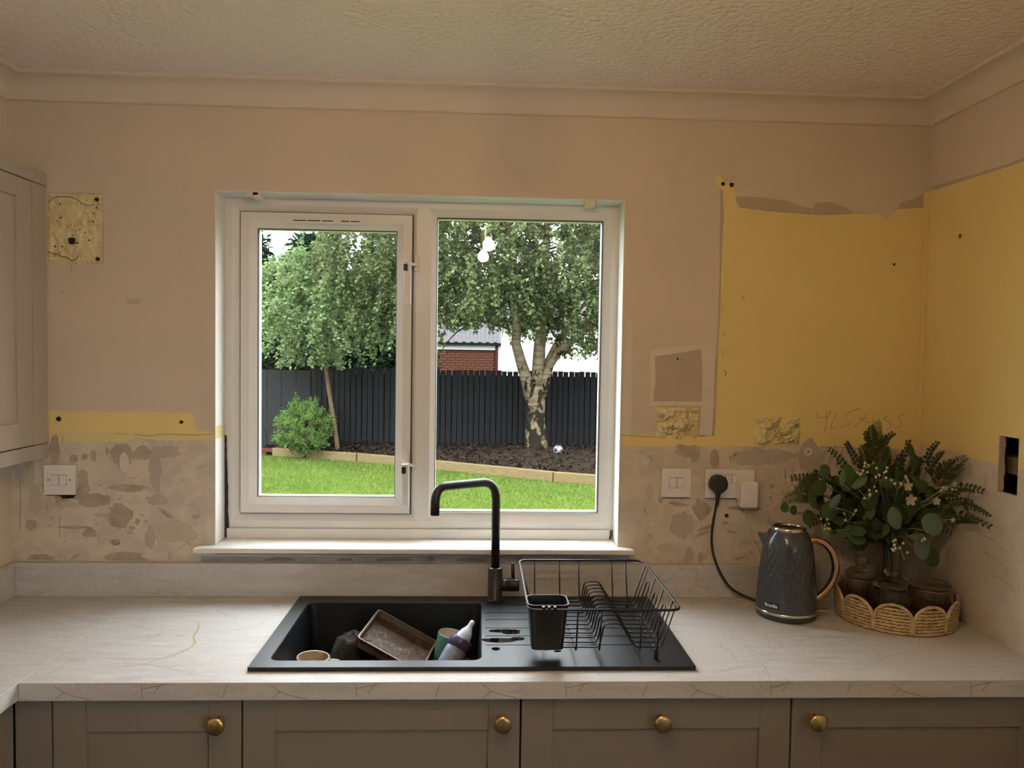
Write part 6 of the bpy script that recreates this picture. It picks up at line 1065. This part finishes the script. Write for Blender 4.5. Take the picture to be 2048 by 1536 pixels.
# neighbour's brick garage beyond the fence
gr = thing('brick_garage', 'red brick garage with white fascia and grey tiled roof beyond the fence', 'building', (-0.6, 21.5, G))
MB().box(-3.6, 0.54, 20.03, 23.5, G, 0.80).build('wall_core', 'mortar', gr)
bp_ = None
for r_ in range(12):
    for q in range(15):
        x = 0.43 - 0.225 * q - (0.1125 if r_ % 2 else 0); z = 0.755 - 0.075 * r_
        if bp_ is None: bp_ = MB().box(-0.1075, 0.1075, -0.05, 0.05, -0.0325, 0.0325).build('brick', 'brick_red', gr, raw=True); o = bp_
        else: o = copy_part(bp_, gr)
        o.location = Vector((x, 20.02 + rg.uniform(-0.004, 0.004), z)) - gr.location
MB().box(-3.7, 0.62, 19.92, 19.97, 0.80, 0.95).build('fascia', 'fascia_white', gr); MB().box(-3.7, 0.62, 19.84, 19.93, 0.935, 1.0).build('gutter', 'gutter_dark', gr)
MB().tube([(0.50, 19.93, 0.94), (0.50, 19.95, G)], 0.045, 10).build('downpipe', 'pipe_maroon', gr)
MB().add([(-3.7, 19.9, 0.98), (0.62, 19.9, 0.98), (0.62, 21.7, 1.75), (-3.7, 21.7, 1.75), (0.62, 23.6, 0.98), (-3.7, 23.6, 0.98)], [(0, 1, 2, 3), (3, 2, 4, 5), (1, 4, 2), (0, 3, 5)]).build('roof_deck', 'gutter_dark', gr, fixn=False)
tp_ = None
for r_ in range(6):
    for q in range(19):
        if tp_ is None:
            pr = [(-0.115, 0.0), (-0.075, 0.045), (-0.03, 0.055), (0.01, 0.03), (0.06, 0.008), (0.115, 0.0)]
            tp_ = MB().add([(a, 0, b) for a, b in pr] + [(a, 0.36, b) for a, b in pr] + [(a, 0, b - 0.018) for a, b in pr], [(i, i + 1, i + 7, i + 6) for i in range(5)] + [(i, i + 1, i + 13, i + 12) for i in range(5)]).build('roof_tile', 'roof_tile', gr, fixn=False, raw=True); o = tp_
        else: o = copy_part(tp_, gr)
        o.location = Vector((0.50 - 0.225 * q, 19.88 + 0.30 * r_, 0.985 + 0.1283 * r_)) - gr.location; o.rotation_euler = (math.atan2(0.77, 1.8), 0, 0)
# pale rendered house further back
hs = thing('rendered_house', 'pale rendered house wall far behind the birch', 'building', (3.6, 28, G))
MB().box(0.7, 6.6, 26, 31, G, 2.0).build('wall', 'render_white', hs)
MB().prism([(25.7, 1.95), (28.5, 3.6), (31.3, 1.95), (31.3, 1.85), (25.7, 1.85)], 0.5, 6.8, 'YZ').build('roof', 'roof_tile', hs)
